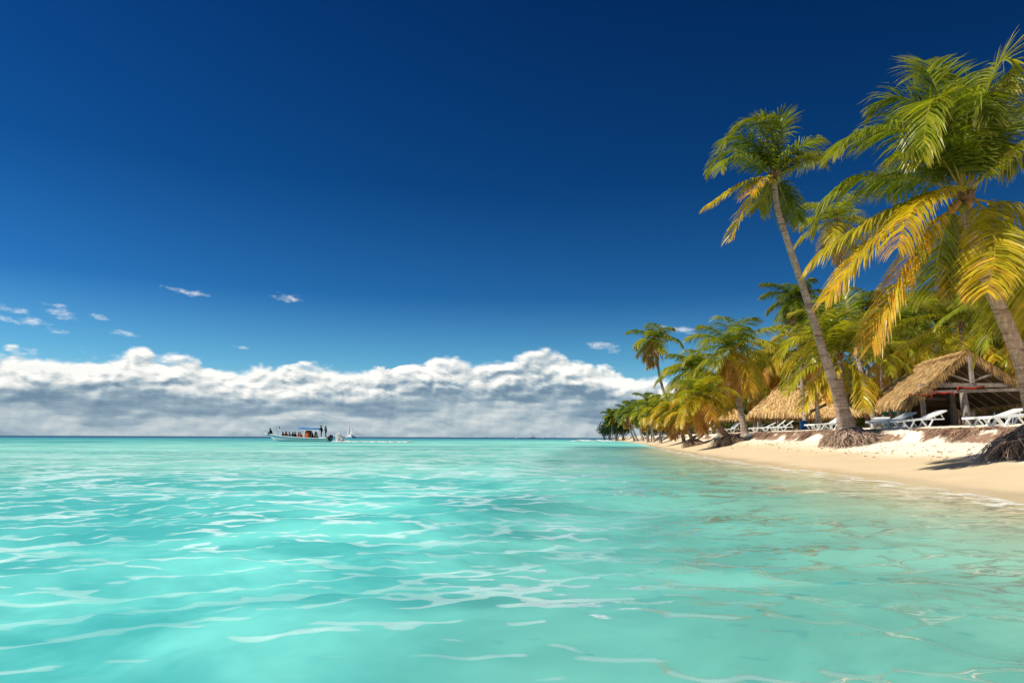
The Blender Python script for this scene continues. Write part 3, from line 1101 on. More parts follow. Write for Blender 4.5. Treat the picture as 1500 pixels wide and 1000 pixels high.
hero_palm("palm with broad arching yellow fronds directly behind the gabled pavilion roof",
          [(1425, 620, 40), (1418, 560, 40), (1410, 500, 40), (1408, 482, 40)], 40, (1408, 476), 40.0,
          [([(1405, 475), (1375, 462), (1340, 465), (1312, 488)], -1.0, 0.52, 1.0),
           ([(1405, 480), (1380, 478), (1350, 492), (1318, 515), (1300, 528)], -1.6, 0.64, 0.9),
           ([(1406, 484), (1385, 492), (1358, 512), (1336, 532)], -2.0, 0.66, 0.9),
           ([(1408, 484), (1410, 495), (1398, 512), (1388, 530)], -2.4, 0.68, 0.9),
           ([(1410, 482), (1430, 492), (1450, 510), (1458, 528)], -2.0, 0.68, 0.9),
           ([(1405, 470), (1392, 430), (1375, 405), (1355, 405)], 0.5, 0.30, 1.0),
           ([(1407, 470), (1405, 425), (1398, 395), (1380, 385)], -0.8, 0.26, 0.9),
           ([(1410, 470), (1425, 430), (1445, 405), (1465, 412)], 0.5, 0.32, 1.0),
           ([(1403, 472), (1370, 440), (1340, 435), (1315, 452)], 0.3, 0.40, 1.0),
           ([(1412, 474), (1445, 455), (1480, 465), (1500, 490)], -0.8, 0.50, 1.1),
           ([(1412, 478), (1450, 482), (1485, 505), (1500, 535)], -0.6, 0.58, 1.1),
           ([(1404, 478), (1370, 485), (1335, 500), (1310, 500)], 1.0, 0.45, 1.0),
           ([(1406, 470), (1385, 445), (1360, 432)], -1.8, 0.45, 1.0),
           ([(1411, 470), (1440, 430), (1470, 440)], -1.5, 0.40, 1.0)],
          L=1.15, n=56, filler=6, fage=(0.35, 0.6), R=3.2, r0=0.18, r1=0.13, flare=0.12, seed=9, w=0.06, stem=0.04)


# ---- the other palms of the front rows: trunk, crown (and roots where they show)
def mid_palm(label, crown, foot_px, d, R_px, nf, age, seed, bow=0.0, r=(0.17, 0.11), dead=0.15, L=None, n=58, foot_d=None, roots=None, group=None, tint=(1, 1, 1), up=1.35, low=-1.0, wind=1.0):
    rng = random.Random(seed)
    fd = foot_d or d
    fx = xat(foot_px, fd)
    foot = Vector((fx, fd, terrain(fx, fd)))
    C = at(crown[0], crown[1], d)
    t = thing("coconut_palm", label, "palm tree", foot, group=group)
    h = C - foot
    mid = foot + h * 0.5 + Vector((bow * h.length, 0, 0))
    rel(trunk_mesh([foot - Vector((0, 0, 0.3)), foot + h * 0.06 + Vector((bow * .3 * h.length, 0, 0)), mid, C], r[0], r[1], 0.13, rng, n=10, rings=46, tint=tint), foot).build("trunk", M_BARK, t, True)
    R = R_px * d / 1000.0
    mb = MB()
    L = L or max(0.6, R * 0.37)
    for path, a in crown_fronds(C, R, nf, rng, age, up=up, low=low, dead=dead, wind=wind):
        frond(mb, path, rng, n=n, L=L, age=a, w=0.0012 * d if d > 40 else 0.05, stem=0.03, seg=2 if d > 45 else 3, ms=16)
    hb = palm_heart(C, r[1] * 2.2, rng, boots=9)
    mb.add(hb.v, hb.f, hb.c)
    rel(mb, foot).build("crown", M_LEAF, t)
    if roots:
        rel(root_mound(foot, *roots[:2], rng, *roots[2:]), foot).build("roots", M_ROOT, t)
    return t


mid_palm("slim palm with a ragged crown standing clear above the far grove, trunk curving left", (958, 495), 1004, 74, 42, 15, (0.15, 0.75), 21, bow=-0.07, r=(0.2, 0.13), dead=0.25)
mid_palm("full green-crowned palm with hanging brown fronds left of the long thatched hut", (1073, 510), 1092, 46, 74, 24, (0.28, 0.70), 22, bow=-0.02, r=(0.24, 0.15), dead=0.3, up=1.5)
mid_palm("low yellow palm leaning out over the sand from an undercut root clump", (1027, 578), 1073, 43, 52, 22, (0.45, 0.80), 23, bow=-0.06, r=(0.2, 0.13), dead=0.1, roots=(0.95, 0.45, 420, (-0.7, -0.6), 1.0), tint=(0.9, 0.75, 0.68))
mid_palm("yellow palm with fronds hanging to the ground at the bend of the beach", (985, 597), 1002, 66, 40, 20, (0.45, 0.78), 24, bow=0.03, dead=0.2)
mid_palm("rounded green palm crown just left of the full-crowned palm", (1015, 540), 1030, 62, 54, 22, (0.34, 0.62), 25, dead=0.1)
mid_palm("palm with rust-brown lower fronds between the full-crowned palm and the long thatched hut", (1138, 520), 1142, 62, 46, 22, (0.35, 0.95), 26, dead=0.35)
mid_palm("dark green palm peeping out left of the tall slender trunk", (1166, 436), 1180, 54, 50, 20, (0.02, 0.30), 27, dead=0.05)
mid_palm("dark green palm crown between the tall trunk and the thin grey trunk", (1272, 452), 1270, 56, 58, 22, (0.05, 0.38), 28, dead=0.05)
mid_palm("palm on a thin grey curved trunk, crown half hidden by the big palm's yellow fronds", (1226, 322), 1286, 37, 62, 17, (0.35, 0.7), 29, bow=-0.03, r=(0.15, 0.10), dead=0.1, n=44)
mid_palm("dark shaded palm hanging behind the big leaning trunk at the right edge", (1490, 440), 1520, 27, 112, 22, (0.20, 0.66), 30, dead=0.15, n=50, L=0.8)
mid_palm("palm crown showing green between the big palm's fronds and the pavilion roof", (1345, 455), 1350, 52, 62, 20, (0.15, 0.5), 31)
mid_palm("tall green palm topping the grove at the far right behind the big palm", (1465, 405), 1470, 47, 80, 20, (0.12, 0.55), 32)
mid_palm("leaning palm with low yellow crown and thick exposed foot, left of the undercut palm", (1001, 602), 1018, 53, 34, 16, (0.5, 0.8), 33, bow=-0.05, roots=(0.8, 0.4, 300, (-0.5, -0.6), 1.0), tint=(0.85, 0.75, 0.7))
mid_palm("yellow-fronded palm between the tall trunk and the long hut's ridge", (1190, 500), 1200, 47, 60, 20, (0.4, 0.68), 34)
mid_palm("small brown-tipped palm in front of the grove where the beach narrows", (962, 597), 968, 84, 30, 18, (0.3, 0.75), 35)
mid_palm("single far palm rising above the low bushes at the point", (895, 607), 897, 190, 15, 14, (0.1, 0.6), 36, dead=0.2)
for i, (cx, cy, fx, d, R, ag, lb) in enumerate([
        (946, 603, 950, 108, 26, (0.3, 0.7), "first dark palm beyond the small brown-tipped palm"),
        (934, 599, 942, 125, 24, (0.10, 0.42), "dark green palm with a pale slanting trunk in the far grove"),
        (920, 601, 934, 140, 22, (0.10, 0.42), "dark palm in the middle of those leaning left over the far sand"),
        (916, 606, 930, 150, 19, (0.12, 0.45), "leftmost of the dark palms that lean over the far sand"),
        (952, 588, 958, 100, 26, (0.1, 0.35), "highest dark palm of the far grove, right of the leaning ones")]):
    mid_palm(lb, (cx, cy), fx, d, R, 18, ag, 40 + i, r=(0.22, 0.15), tint=(1.3, 1.3, 1.3), bow=-0.03, n=34)

for i, (cx, cy, fx, d, R, ag) in enumerate([(1312, 478, 1316, 49, 62, (0.25, 0.6)), (1445, 452, 1440, 46, 74, (0.3, 0.65)), (1496, 500, 1490, 44, 74, (0.35, 0.7)), (1380, 446, 1384, 55, 60, (0.2, 0.5)), (1290, 508, 1296, 46, 58, (0.3, 0.65)),
                                               (1352, 508, 1352, 46, 60, (0.35, 0.7)), (1455, 515, 1452, 48, 60, (0.3, 0.6)), (1200, 470, 1206, 58, 52, (0.2, 0.5)), (1110, 538, 1112, 66, 44, (0.3, 0.7)), (1105, 565, 1106, 70, 40, (0.4, 0.8)), (1048, 560, 1050, 72, 38, (0.3, 0.6))]):
    mid_palm("yellow-green palm in the close screen of crowns rising behind the two thatched huts", (cx, cy), fx, d, R, 22, ag, 60 + i, group="screen of palms behind the huts", n=46)

# ---- the crowded grove behind: a few crowns and trunks, copied
def proto_palm(seed, age, h):
    rng = random.Random(seed)
    t = thing("coconut_palm", "x", "palm tree")
    top = Vector((-0.16 * h * rng.uniform(0.2, 1.4), rng.uniform(-.3, .3), h))
    trunk_mesh([(0, 0, -0.3), (0.12, 0, h * 0.3), (top.x * 0.4, 0, h * 0.65), top], 0.16, 0.11, 0.1, rng, n=8, rings=30).build("trunk", M_BARK, t, True)
    mb = MB()
    for path, a in crown_fronds(top, 3.1, 25, rng, age, dead=0.2, low=-1.1):
        frond(mb, path, rng, n=42, L=1.1, age=a, w=0.065, stem=0.03, seg=2, ms=12)
    mb.build("crown", M_LEAF, t)
    return t


rng = random.Random(77)
protos = [proto_palm(100 + i, ag, h) for i, (ag, h) in enumerate([((0.25, 0.65), 5.4), ((0.38, 0.75), 4.6), ((0.10, 0.45), 6.4), ((0.42, 0.8), 4.0), ((0.25, 0.65), 5.0)])]
used = set()
spots = []
for k in range(900):
    y = 34 * (245 / 34.0) ** rng.random()
    s = rng.uniform(11.5, 16 + min(26, y * 0.35))
    x = float(shore(y)) + s
    if x / y > 0.86 or (y < 56 and x / y > 0.33 and s < 19):
        continue
    if any((x - a) ** 2 + (y - b) ** 2 < (2.2 + y * 0.012) ** 2 for a, b in spots):
        continue
    spots.append((x, y))
    if len(spots) >= 74:
        break
for k, (x, y) in enumerate(spots):
    i = rng.randrange(5)
    if y > 105:
        i = rng.choice([0, 2, 2, 4])
    o = protos[i] if i not in used else copy_tree(protos[i])
    used.add(i)
    o.location = (x, y, terrain(x, y))
    sc = rng.uniform(0.8, 1.12)
    o.scale = (sc, sc, sc)
    o.rotation_euler = (0, 0, rng.uniform(-0.8, 0.8))
    if y > 105:
        o["label"], o["group"] = "dark coconut palm in the dense far grove beyond the bend of the beach", "palms in the far grove"
    else:
        o["label"], o["group"] = "coconut palm in the crowded grove behind the huts and front palms", "palms in the grove behind the huts"
for i in range(5):
    if i not in used:
        for ch in list(protos[i].children):
            bpy.data.objects.remove(ch)
        bpy.data.objects.remove(protos[i])

# ---- undergrowth: leafy shrubs between and behind the trunks
M_BUSH = tinted("shrub_leaves", rough=0.5, spec=0.3, scale=1.5, var=0.3, transl=0.25)


def proto_shrub(seed, cols, R=1.6, h=2.2, n=1500):
    rng = random.Random(seed)
    t = thing("shrub", "x", "shrub")
    st = MB()
    tips = []
    for i in range(9):
        a = rng.uniform(0, 6.28)
        r = R * rng.uniform(0.2, 0.75)
        z = h * rng.uniform(0.45, 0.95)
        st.tube([(0.1 * math.cos(a), 0.1 * math.sin(a), -0.15), (r * .4 * math.cos(a), r * .4 * math.sin(a), z * 0.5), (r * math.cos(a), r * math.sin(a), z)], [0.05, 0.035, 0.012], 5, (0.16, 0.11, 0.08))
        tips.append(Vector((r * math.cos(a), r * math.sin(a), z)))
    st.build("stems", M_HUSK, t)
    mb = MB()
    for i in range(n):
        c = rng.choice(tips)
        v = Vector((rng.gauss(0, 1), rng.gauss(0, 1), rng.gauss(0, 0.8))).normalized() * (R * 0.5 * rng.random() ** 0.4)
        p = c + v
        if p.z < 0.05:
            p.z = 0.05 + rng.random() * 0.4
        d = Vector((rng.uniform(-1, 1), rng.uniform(-1, 1), rng.uniform(-0.8, 0.5))).normalized()
        s = d.cross(Vector((rng.uniform(-1, 1), rng.uniform(-1, 1), 1.2))).normalized()
        l, w = rng.uniform(0.14, 0.30), rng.uniform(0.05, 0.10)
        cc = lerp3(rng.choice(cols), rng.choice(cols), rng.random())
        mb.add([p, p + d * l * .5 + s * w, p + d * l, p + d * l * .5 - s * w], [(0, 1, 2, 3)], cc)
    mb.build("foliage", M_BUSH, t)
    return t


DG = [(0.020, 0.042, 0.010), (0.040, 0.070, 0.012), (0.06, 0.085, 0.015)]
YG = [(0.08, 0.11, 0.015), (0.20, 0.20, 0.02), (0.05, 0.08, 0.012)]
BR = [(0.22, 0.14, 0.05), (0.06, 0.08, 0.015), (0.30, 0.18, 0.04)]
sh = [proto_shrub(201, DG), proto_shrub(202, YG, 1.3, 1.7), proto_shrub(203, BR, 1.4, 1.9), proto_shrub(204, DG, 2.0, 3.0, 2200)]
SHL = ["dark green leafy shrub in the thicket under the palms", "yellow-green leafy shrub in the thicket under the palms", "brown-leaved dry shrub in the thicket under the palms", "large dark bush closing off the ground behind the trunks"]
SHG = ["dark shrubs under the palms", "yellow-green shrubs under the palms", "dry shrubs under the palms", "large dark bushes behind the trunks"]
sused = set()
sp2 = []
for k in range(1500):
    y = 37 * (262 / 37.0) ** rng.random()
    smin = 14.5 if y < 75 else 10.5
    s = rng.uniform(smin, smin + 5 + y * 0.10)
    x = float(shore(y)) + s
    if x / y > 0.85 or (y < 58 and x / y > 0.33 and s < 21 and y < 44):
        continue
    if y < 60 and s < 17:
        continue
    if any((x - a) ** 2 + (y - b) ** 2 < (1.5 + y * 0.008) ** 2 for a, b in sp2):
        continue
    sp2.append((x, y))
    if len(sp2) >= 120:
        break
for x, y in sp2:
    i = rng.choice([0, 0, 1, 2, 3, 3, 3]) if y > 50 else rng.choice([0, 3, 3, 3])
    o = sh[i] if i not in sused else copy_tree(sh[i])
    sused.add(i)
    o.location = (x, y, terrain(x, y))
    k = rng.uniform(0.8, 1.25)
    o.scale = (k, k, k * rng.uniform(0.85, 1.1))
    o.rotation_euler = (0, 0, rng.uniform(0, 6.28))
    o["label"], o["group"] = SHL[i], SHG[i]
# low rounded bushes on the far point
for px, d, k, lb in ((885, 225, 1.7, "outermost low bush at the tip of the wooded point"), (893, 215, 2.3, "rounded bush with brown undersides near the tip of the point"), (903, 205, 2.4, "rounded dark bush beneath the single far palm"), (913, 190, 2.0, "low bush on the far sand under the leaning dark palms")):
    o = copy_tree(sh[3])
    x = xat(px, d)
    o.location = (x, d, max(0.1, terrain(x, d)))
    o.scale = (k, k, k * 0.8)
    o["label"], o["group"] = lb, "bushes on the far point"

# ---- fibrous root mats along the eroded bank
def bank_roots(y0, y1, n, seed, label):
    rng = random.Random(seed)
    ym = (y0 + y1) / 2
    xm = float(shore(ym)) + 6.2 - float(wig(ym))
    org = Vector((xm, ym, 0.8))
    mb = MB()
    for i in range(n):
        y = rng.uniform(y0, y1)
        e = min(1.0, (y - y0) / 1.2, (y1 - y) / 1.2)
        w_ = float(wig(y))
        x0 = float(shore(y)) + 6.75 - w_ + rng.uniform(-0.15, 0.2)
        pts = []
        ln = rng.uniform(0.15, 0.95) * (0.35 + 0.65 * e) * (0.55 + 0.45 * math.sin(y * 2.3) * math.sin(y * 0.9 + 1))
        yy = y
        for j in range(5):
            t = j / 4
            x = x0 - ln * t
            yy += rng.uniform(-0.14, 0.14)
            z = terrain(x, yy) + 0.012 + 0.05 * math.sin(PI * t) * rng.random()
            pts.append((x, yy, z))
        c = lerp3((0.13, 0.06, 0.042), (0.58, 0.40, 0.28), rng.random() ** 1.2)
        th = rng.uniform(0.006, 0.015)
        mb.tube(pts, [th, th, th, th * .7, th * .3], 3, c, caps=False)
    o = rel(mb, org).build("root_mat", M_ROOT)
    o.location = org
    tag(o, label, "roots", "root mats along the bank", "stuff")


bank_roots(18.5, 25.5, 2600, 1, "red-brown root mat along the bank between the big palm and the tall palm")
bank_roots(28.5, 36.5, 2200, 2, "red-brown root mat tapering to a point left of the tall palm")
bank_roots(37.5, 43.5, 1300, 3, "shaded root mat beside the low yellow leaning palm")
bank_roots(46, 54, 600, 4, "far root mat on the bank beyond the low yellow leaning palm")

# ================================================================== HUTS
M_THATCH = tinted("dry_thatch", rough=0.9, spec=0.1, scale=3.0, var=0.25)
M_WOOD = plain("weathered_wood", (0.30, 0.25, 0.22), 0.85, 0.2, 0.3, 5.0, 0.4)
M_DARKWOOD = plain("dark_boards", (0.09, 0.055, 0.035), 0.85, 0.2, 0.3, 5.0, 0.3)
M_WHITE = plain("white_plastic", (0.80, 0.82, 0.82), 0.35, 0.4, 0.05, 4.0)
M_GREY = plain("grey_plastic", (0.50, 0.54, 0.55), 0.45, 0.4, 0.08, 4.0)
M_RED = plain("red_cloth", (0.34, 0.035, 0.02), 0.8, 0.1, 0.15, 10.0)
M_GREEN = plain("green_paint", (0.012, 0.11, 0.075), 0.5, 0.4, 0.15, 5.0)
M_BLUE = plain("blue_plastic", (0.015, 0.13, 0.40), 0.4, 0.4, 0.1, 5.0)
TH = [(0.60, 0.37, 0.14), (0.72, 0.47, 0.20), (0.44, 0.25, 0.09), (0.80, 0.58, 0.30), (0.26, 0.14, 0.06)]


def straw(rng):
    return lerp3(rng.choice(TH), rng.choice(TH), rng.random())


def thatch_plane(mb, e0, e1, r1, r0, rng, n=2500, thick=0.16, wd=0.022, fringe=0.4, flen=0.45, subdiv=10):
    """thatched slope: e0-e1 the eave, r0-r1 the ridge above them"""
    e0, e1, r0, r1 = map(Vector, (e0, e1, r0, r1))
    nv = (e1 - e0).cross(r0 - e0 if (r0 - e0).length > 0.1 else r1 - e0).normalized()
    if nv.z < 0:
        nv = -nv

    def P(u, v):
        return e0.lerp(e1, u).lerp(r0.lerp(r1, u), v)
    vs, cols = [], []
    k = subdiv
    for off in (0.0, -thick):
        for j in range(k + 1):
            for i in range(k + 1):
                sag = 0.05 * math.sin(i * 2.1 + j) * (1 if off == 0 else 0)
                vs.append(P(i / k, j / k) + nv * (off + sag * 0.6))
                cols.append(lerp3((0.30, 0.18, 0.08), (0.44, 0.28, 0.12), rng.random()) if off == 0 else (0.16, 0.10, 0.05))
    N = (k + 1) ** 2
    fs = []
    for j in range(k):
        for i in range(k):
            a = j * (k + 1) + i
            fs.append((a, a + 1, a + k + 2, a + k + 1))
            fs.append((N + a, N + a + k + 1, N + a + k + 2, N + a + 1))
    for i in range(k):
        fs.append((i, N + i, N + i + 1, i + 1))
        a = k * (k + 1) + i
        fs.append((a, a + 1, N + a + 1, N + a))
        b = i * (k + 1)
        fs.append((b, b + k + 1, N + b + k + 1, N + b))
        b = i * (k + 1) + k
        fs.append((b, N + b, N + b + k + 1, b + k + 1))
    mb.add(vs, fs, cols)
    for i in range(n):
        u, v = rng.random(), rng.random()
        if rng.random() < fringe * 0.5:
            v = rng.uniform(0.0, 0.10)
        p = P(u, v)
        sl = (P(u, 0) - P(u, 1))
        if sl.length < 0.05:
            continue
        sl.normalize()
        ac = nv.cross(sl)
        d = (sl + ac * rng.gauss(0, 0.16)).normalized()
        l = rng.uniform(0.5, 1.1) * flen * 1.3
        p0 = p + nv * rng.uniform(0.01, 0.05)
        p1 = p0 + d * l * 0.55 + nv * rng.uniform(-0.01, 0.05)
        dn = d + DOWN * (0.25 if v > 0.15 else 0.7)
        p2 = p1 + dn.normalized() * l * 0.45
        w = ac * wd * rng.uniform(0.4, 1.0)
        c = straw(rng)
        mb.add([p0 - w, p0 + w, p1 + w, p1 - w, p2 + w * 0.3, p2 - w * 0.3], [(0, 1, 2, 3), (3, 2, 4, 5)], c)


def edge_fringe(mb, a, b, rng, n, ln=0.45, out=Vector((0, -1, 0)), wd=0.02, dark=0.0):
    a, b = Vector(a), Vector(b)
    for i in range(n):
        p = a.lerp(b, rng.random()) + Vector((rng.gauss(0, .03), rng.gauss(0, .03), rng.uniform(-.1, .08)))
        l = ln * rng.uniform(0.5, 1.15)
        d = (DOWN + out * rng.uniform(0.0, 0.35) + Vector((rng.gauss(0, .15), rng.gauss(0, .15), 0))).normalized()
        w = Vector((1, 0.2, 0)).normalized() * wd * rng.uniform(.4, 1)
        q = p + d * l
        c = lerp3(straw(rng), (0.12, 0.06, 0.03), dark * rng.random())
        mb.add([p - w, p + w, q + w * .4, q - w * .4], [(0, 1, 2, 3)], c)


rng = random.Random(50)
# ---- pavilion with an open gable, right
OA = Vector((19.7, 31.5, terrain(19.7, 31.5)))
hutA = thing("thatched_pavilion", "open thatched pavilion with a pale timber truss in its gable, behind the loungers", "pavilion", OA)
F, B = (19.7, 29.3, 4.66), (20.3, 33.3, 4.62)
LF, LB = (16.8, 28.8, 2.55), (18.2, 34.6, 2.9)
RF, RB = (22.5, 28.8, 2.62), (22.7, 35.0, 2.5)
roof = MB()
thatch_plane(roof, LF, LB, B, F, rng, 5200, flen=0.55)
thatch_plane(roof, RB, RF, F, B, rng, 2500, flen=0.55)
thatch_plane(roof, LB, RB, B, B, rng, 1200, flen=0.5)
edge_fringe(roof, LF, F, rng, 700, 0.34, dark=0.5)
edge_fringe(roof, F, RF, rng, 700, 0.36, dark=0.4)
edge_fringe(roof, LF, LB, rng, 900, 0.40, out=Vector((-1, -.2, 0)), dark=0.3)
for i in range(900):    # ridge cap
    t = rng.random()
    p = Vector(F).lerp(Vector(B), t) + Vector((rng.gauss(0, .08), rng.gauss(0, .05), rng.uniform(0, .08)))
    sx = rng.choice((-1, 1))
    q = p + Vector((sx * rng.uniform(.25, .5), rng.uniform(-.15, .15), -rng.uniform(.12, .3)))
    w = Vector((0, .012, 0))
    roof.add([p - w, p + w, q + w, q - w], [(0, 1, 2, 3)], straw(rng))
rel(roof, OA).build("roof", M_THATCH, hutA)


def post(parent, org, x, y, ztop, r=0.09, lean=(0, 0), mat=M_WOOD, zb=None):
    z0 = (terrain(x, y) if zb is None else zb) - 0.2
    mb = MB()
    rg = random.Random(int(x * 100 + y * 7))
    pts = [Vector((x + lean[0] * t + rg.uniform(-.02, .02), y + lean[1] * t, z0 + (ztop - z0) * t)) for t in (0, .25, .5, .75, 1)]
    mb.tube(pts, [r * rg.uniform(.92, 1.08) for _ in pts], 9)
    return rel(mb, org).build("post", mat, parent, True)


for x, y, zt, r in ((17.55, 29.2, 2.95, .10), (19.35, 29.2, 3.0, .16), (22.0, 29.2, 2.95, .12), (18.1, 32.0, 2.95, .09), (19.0, 34.3, 3.0, .10), (20.0, 34.5, 3.4, .12), (22.2, 34.5, 2.7, .12), (21.0, 32.5, 3.3, .11)):
    post(hutA, OA, x, y, zt, r, lean=(rng.uniform(-.12, .12), 0))
for a, b, w, h in (((17.45, 29.18, 3.17), (21.95, 29.18, 3.20), .12, .17), ((17.1, 28.98, 2.84), (22.25, 28.98, 3.02), .10, .13), ((17.45, 29.4, 2.84), (18.8, 34.3, 3.06), .1, .14), ((22.2, 29.4, 2.86), (22.3, 34.7, 2.74), .1, .14), ((18.9, 34.32, 2.98), (22.3, 34.5, 2.88), .1, .14)):
    mb = MB()
    mb.beam(a, b, w, h)
    rel(mb, OA).build("beam", M_WOOD, hutA)
mb = MB()
mb.beam((19.7, 29.16, 3.28), (19.7, 29.2, 4.42), .13, .15, up=Vector((0, 1, 0)))
rel(mb, OA).build("king_post", M_WOOD, hutA)
for i in range(8):
    t = 0.03 + i / 7 * 0.94
    for e0, e1 in ((LF, LB), (RF, RB)):
        rr_ = min(1.0, t * 1.75)
        a = Vector(e0).lerp(Vector(e1), t) + Vector((0, 0, -0.24))
        b = Vector(F).lerp(Vector(B), min(1, t * 1.6)) + Vector((0, 0, -0.27))
        mb = MB()
        mb.tube([a, a.lerp(b, .5), b], [.045, .05, .04], 6)
        rel(mb, OA).build("rafter", M_WOOD, hutA, True)
mb = MB()
mb.beam((19.2, 29.2, 3.27), (17.9, 29.2, 3.3), .05, .05)
mb.beam((19.7, 29.22, 3.35), (20.75, 29.22, 3.72), .06, .08)
mb.beam((19.7, 29.24, 3.35), (18.65, 29.24, 3.72), .06, .08)
rel(mb, OA).build("brace", M_WOOD, hutA)
mb = MB()
for i in range(16):
    x = 20.3 + i * 0.15
    mb.box((x, 34.78 + 0.012 * (i % 2), 2.15), (.145, .03, 1.35))
rel(mb, OA).build("back_wall", M_DARKWOOD, hutA)
for pts, lb in (([at(1333, 577, 28.85), at(1348, 579, 28.85), at(1363, 578, 28.85)], "short red cloth hanging at the left end of the pavilion's lower beam"),
                ([at(1366, 573, 28.83), at(1380, 576, 28.83), at(1396, 574, 28.83)], "red cloth knotted at both ends over the pavilion's thick front post"),
                ([at(1404, 566, 28.9), at(1422, 569, 28.9), at(1441, 565, 28.9)], "widest red cloth, tucked between the pavilion's two front beams")):
    org = pts[1].copy()
    ps = spline(pts, 16)
    mb = MB()
    mb.tube(ps, [0.018 + 0.022 * math.sin(PI * i / 15) + 0.010 * math.sin(i * 2.3) for i in range(16)], 8)
    mb.tube([ps[0], ps[0] + Vector((-.05, 0, -.12)), ps[0] + Vector((-.03, 0, -.2))], [.03, .025, .04], 6)
    mb.tube([ps[-1], ps[-1] + Vector((.04, 0, -.1)), ps[-1] + Vector((.06, 0, -.16))], [.03, .03, .04], 6)
    o = rel(mb, org).build("red_cloth", M_RED, None, True)
    o.location = org
    tag(o, lb, "cloth", "red cloths on the pavilion")

# ---- long hipped hut, centre right
OB = Vector((21.8, 56.0, terrain(21.8, 56.0)))
hutB = thing("thatched_hut", "long low thatched hut with shaggy eaves, behind the white loungers left of the tall palm", "hut", OB)
e = [(19.5, 55.4, 3.1), (26.8, 53.8, 3.1), (28.6, 59.4, 3.1), (21.7, 60.9, 3.1)]
ra, rb = (22.5, 57.7, 5.15), (25.5, 57.0, 5.15)
roof = MB()
thatch_plane(roof, e[0], e[1], rb, ra, rng, 5200, wd=0.035, flen=0.8, fringe=0.5)
thatch_plane(roof, e[3], e[0], ra, ra, rng, 2600, wd=0.035, flen=0.8, fringe=0.5)
thatch_plane(roof, e[1], e[2], rb, rb, rng, 900, wd=0.035, flen=0.8)
thatch_plane(roof, e[2], e[3], ra, rb, rng, 900, wd=0.035, flen=0.8)
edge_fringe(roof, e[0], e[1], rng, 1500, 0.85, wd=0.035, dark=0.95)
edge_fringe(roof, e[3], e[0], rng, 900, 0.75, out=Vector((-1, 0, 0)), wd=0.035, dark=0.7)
for i in range(700):
    p = Vector(ra).lerp(Vector(rb), rng.random()) + Vector((rng.gauss(0, .12), rng.gauss(0, .12), rng.uniform(-.02, .14)))
    q = p + Vector((rng.uniform(-.3, .3), rng.choice((-1, 1)) * rng.uniform(.2, .5), -rng.uniform(.08, .3)))
    w = Vector((.025, 0, 0))
    roof.add([p - w, p + w, q + w, q - w], [(0, 1, 2, 3)], straw(rng))
rel(roof, OB).build("roof", M_THATCH, hutB)
for i in range(5):
    post(hutB, OB, 20.1 + i * 1.55, 55.9 - i * .33, 3.2, .08, (rng.uniform(-.15, .15), 0))
    post(hutB, OB, 21.9 + i * 1.55, 60.2 - i * .33, 3.2, .08)
for a, b in (((20.0, 55.92, 3.2), (26.4, 54.56, 3.2)), ((21.8, 60.22, 3.2), (28.2, 58.86, 3.2))):
    mb = MB()
    mb.beam(a, b, .1, .14)
    rel(mb, OB).build("beam", M_WOOD, hutB)


# ---- thatched sun shelters (round roof on one pole)
def palapa(label, x, y, R, ze, zt, seed, n=1500, wd=0.03):
    rg = random.Random(seed)
    o = Vector((x, y, terrain(x, y)))
    t = thing("thatch_parasol", label, "parasol", o)
    mb = MB()
    k = 9
    ring = [Vector((x + R * math.cos(2 * PI * i / k), y + R * math.sin(2 * PI * i / k), ze)) for i in range(k)]
    ap = Vector((x, y, zt))
    for i in range(k):
        thatch_plane(mb, ring[i], ring[(i + 1) % k], ap, ap, rg, n // k, wd=wd, flen=0.5, subdiv=4, thick=0.1)
        edge_fringe(mb, ring[i], ring[(i + 1) % k], rg, n // k // 2, 0.4, wd=wd, dark=.5)
    rel(mb, o).build("roof", M_THATCH, t)
    post(t, o, x, y, zt - 0.1, .08, (rg.uniform(-.1, .1), 0))
    return t


palapa("small round thatched shelter whose shaded underside shows through the left bay of the pavilion", xat(1322, 40), 40, 2.0, 2.62, 3.55, 1)
palapa("round thatched shelter left of the long hut, half behind the full-crowned palm", xat(1077, 68), 68, 1.6, 2.85, 3.8, 2)
palapa("tiny far thatched shelter under the yellow palms at the bend of the beach", xat(954, 112), 112, 1.7, 2.6, 3.5, 3, n=600, wd=.06)


def table(label, x, y, L, W, H, rz, mat, seed=0):
    z = terrain(x, y)
    t = thing("table", label, "table", (x, y, z), rz)
    mb = MB()
    for i in range(5):
        mb.box((0, -W / 2 + W / 10 + i * W / 5, H), (L, W / 5 - .01, .04))
    mb.box((0, -W / 2 + .02, H - .09), (L - .1, .025, .12))
    mb.box((0, W / 2 - .02, H - .09), (L - .1, .025, .12))
    mb.build("tabletop", mat, t)
    for sx in (-1, 1):
        for sy in (-1, 1):
            mb = MB()
            mb.beam((sx * (L / 2 - .12), sy * (W / 2 - .08), -.05), (sx * (L / 2 - .16), sy * (W / 2 - .1), H - .03), .07, .07, up=Vector((0, 1, 0)))
            mb.build("leg", mat, t)
    return t


table("dark green table under the small round shelter behind the lounger with the raised back", xat(1326, 37.5), 37.5, 2.0, 0.9, 0.85, 0.1, M_GREEN)
table("dark green bench table in the shade under the long thatched hut", xat(1165, 57), 57, 2.6, 0.8, 0.7, 0.0, M_GREEN)

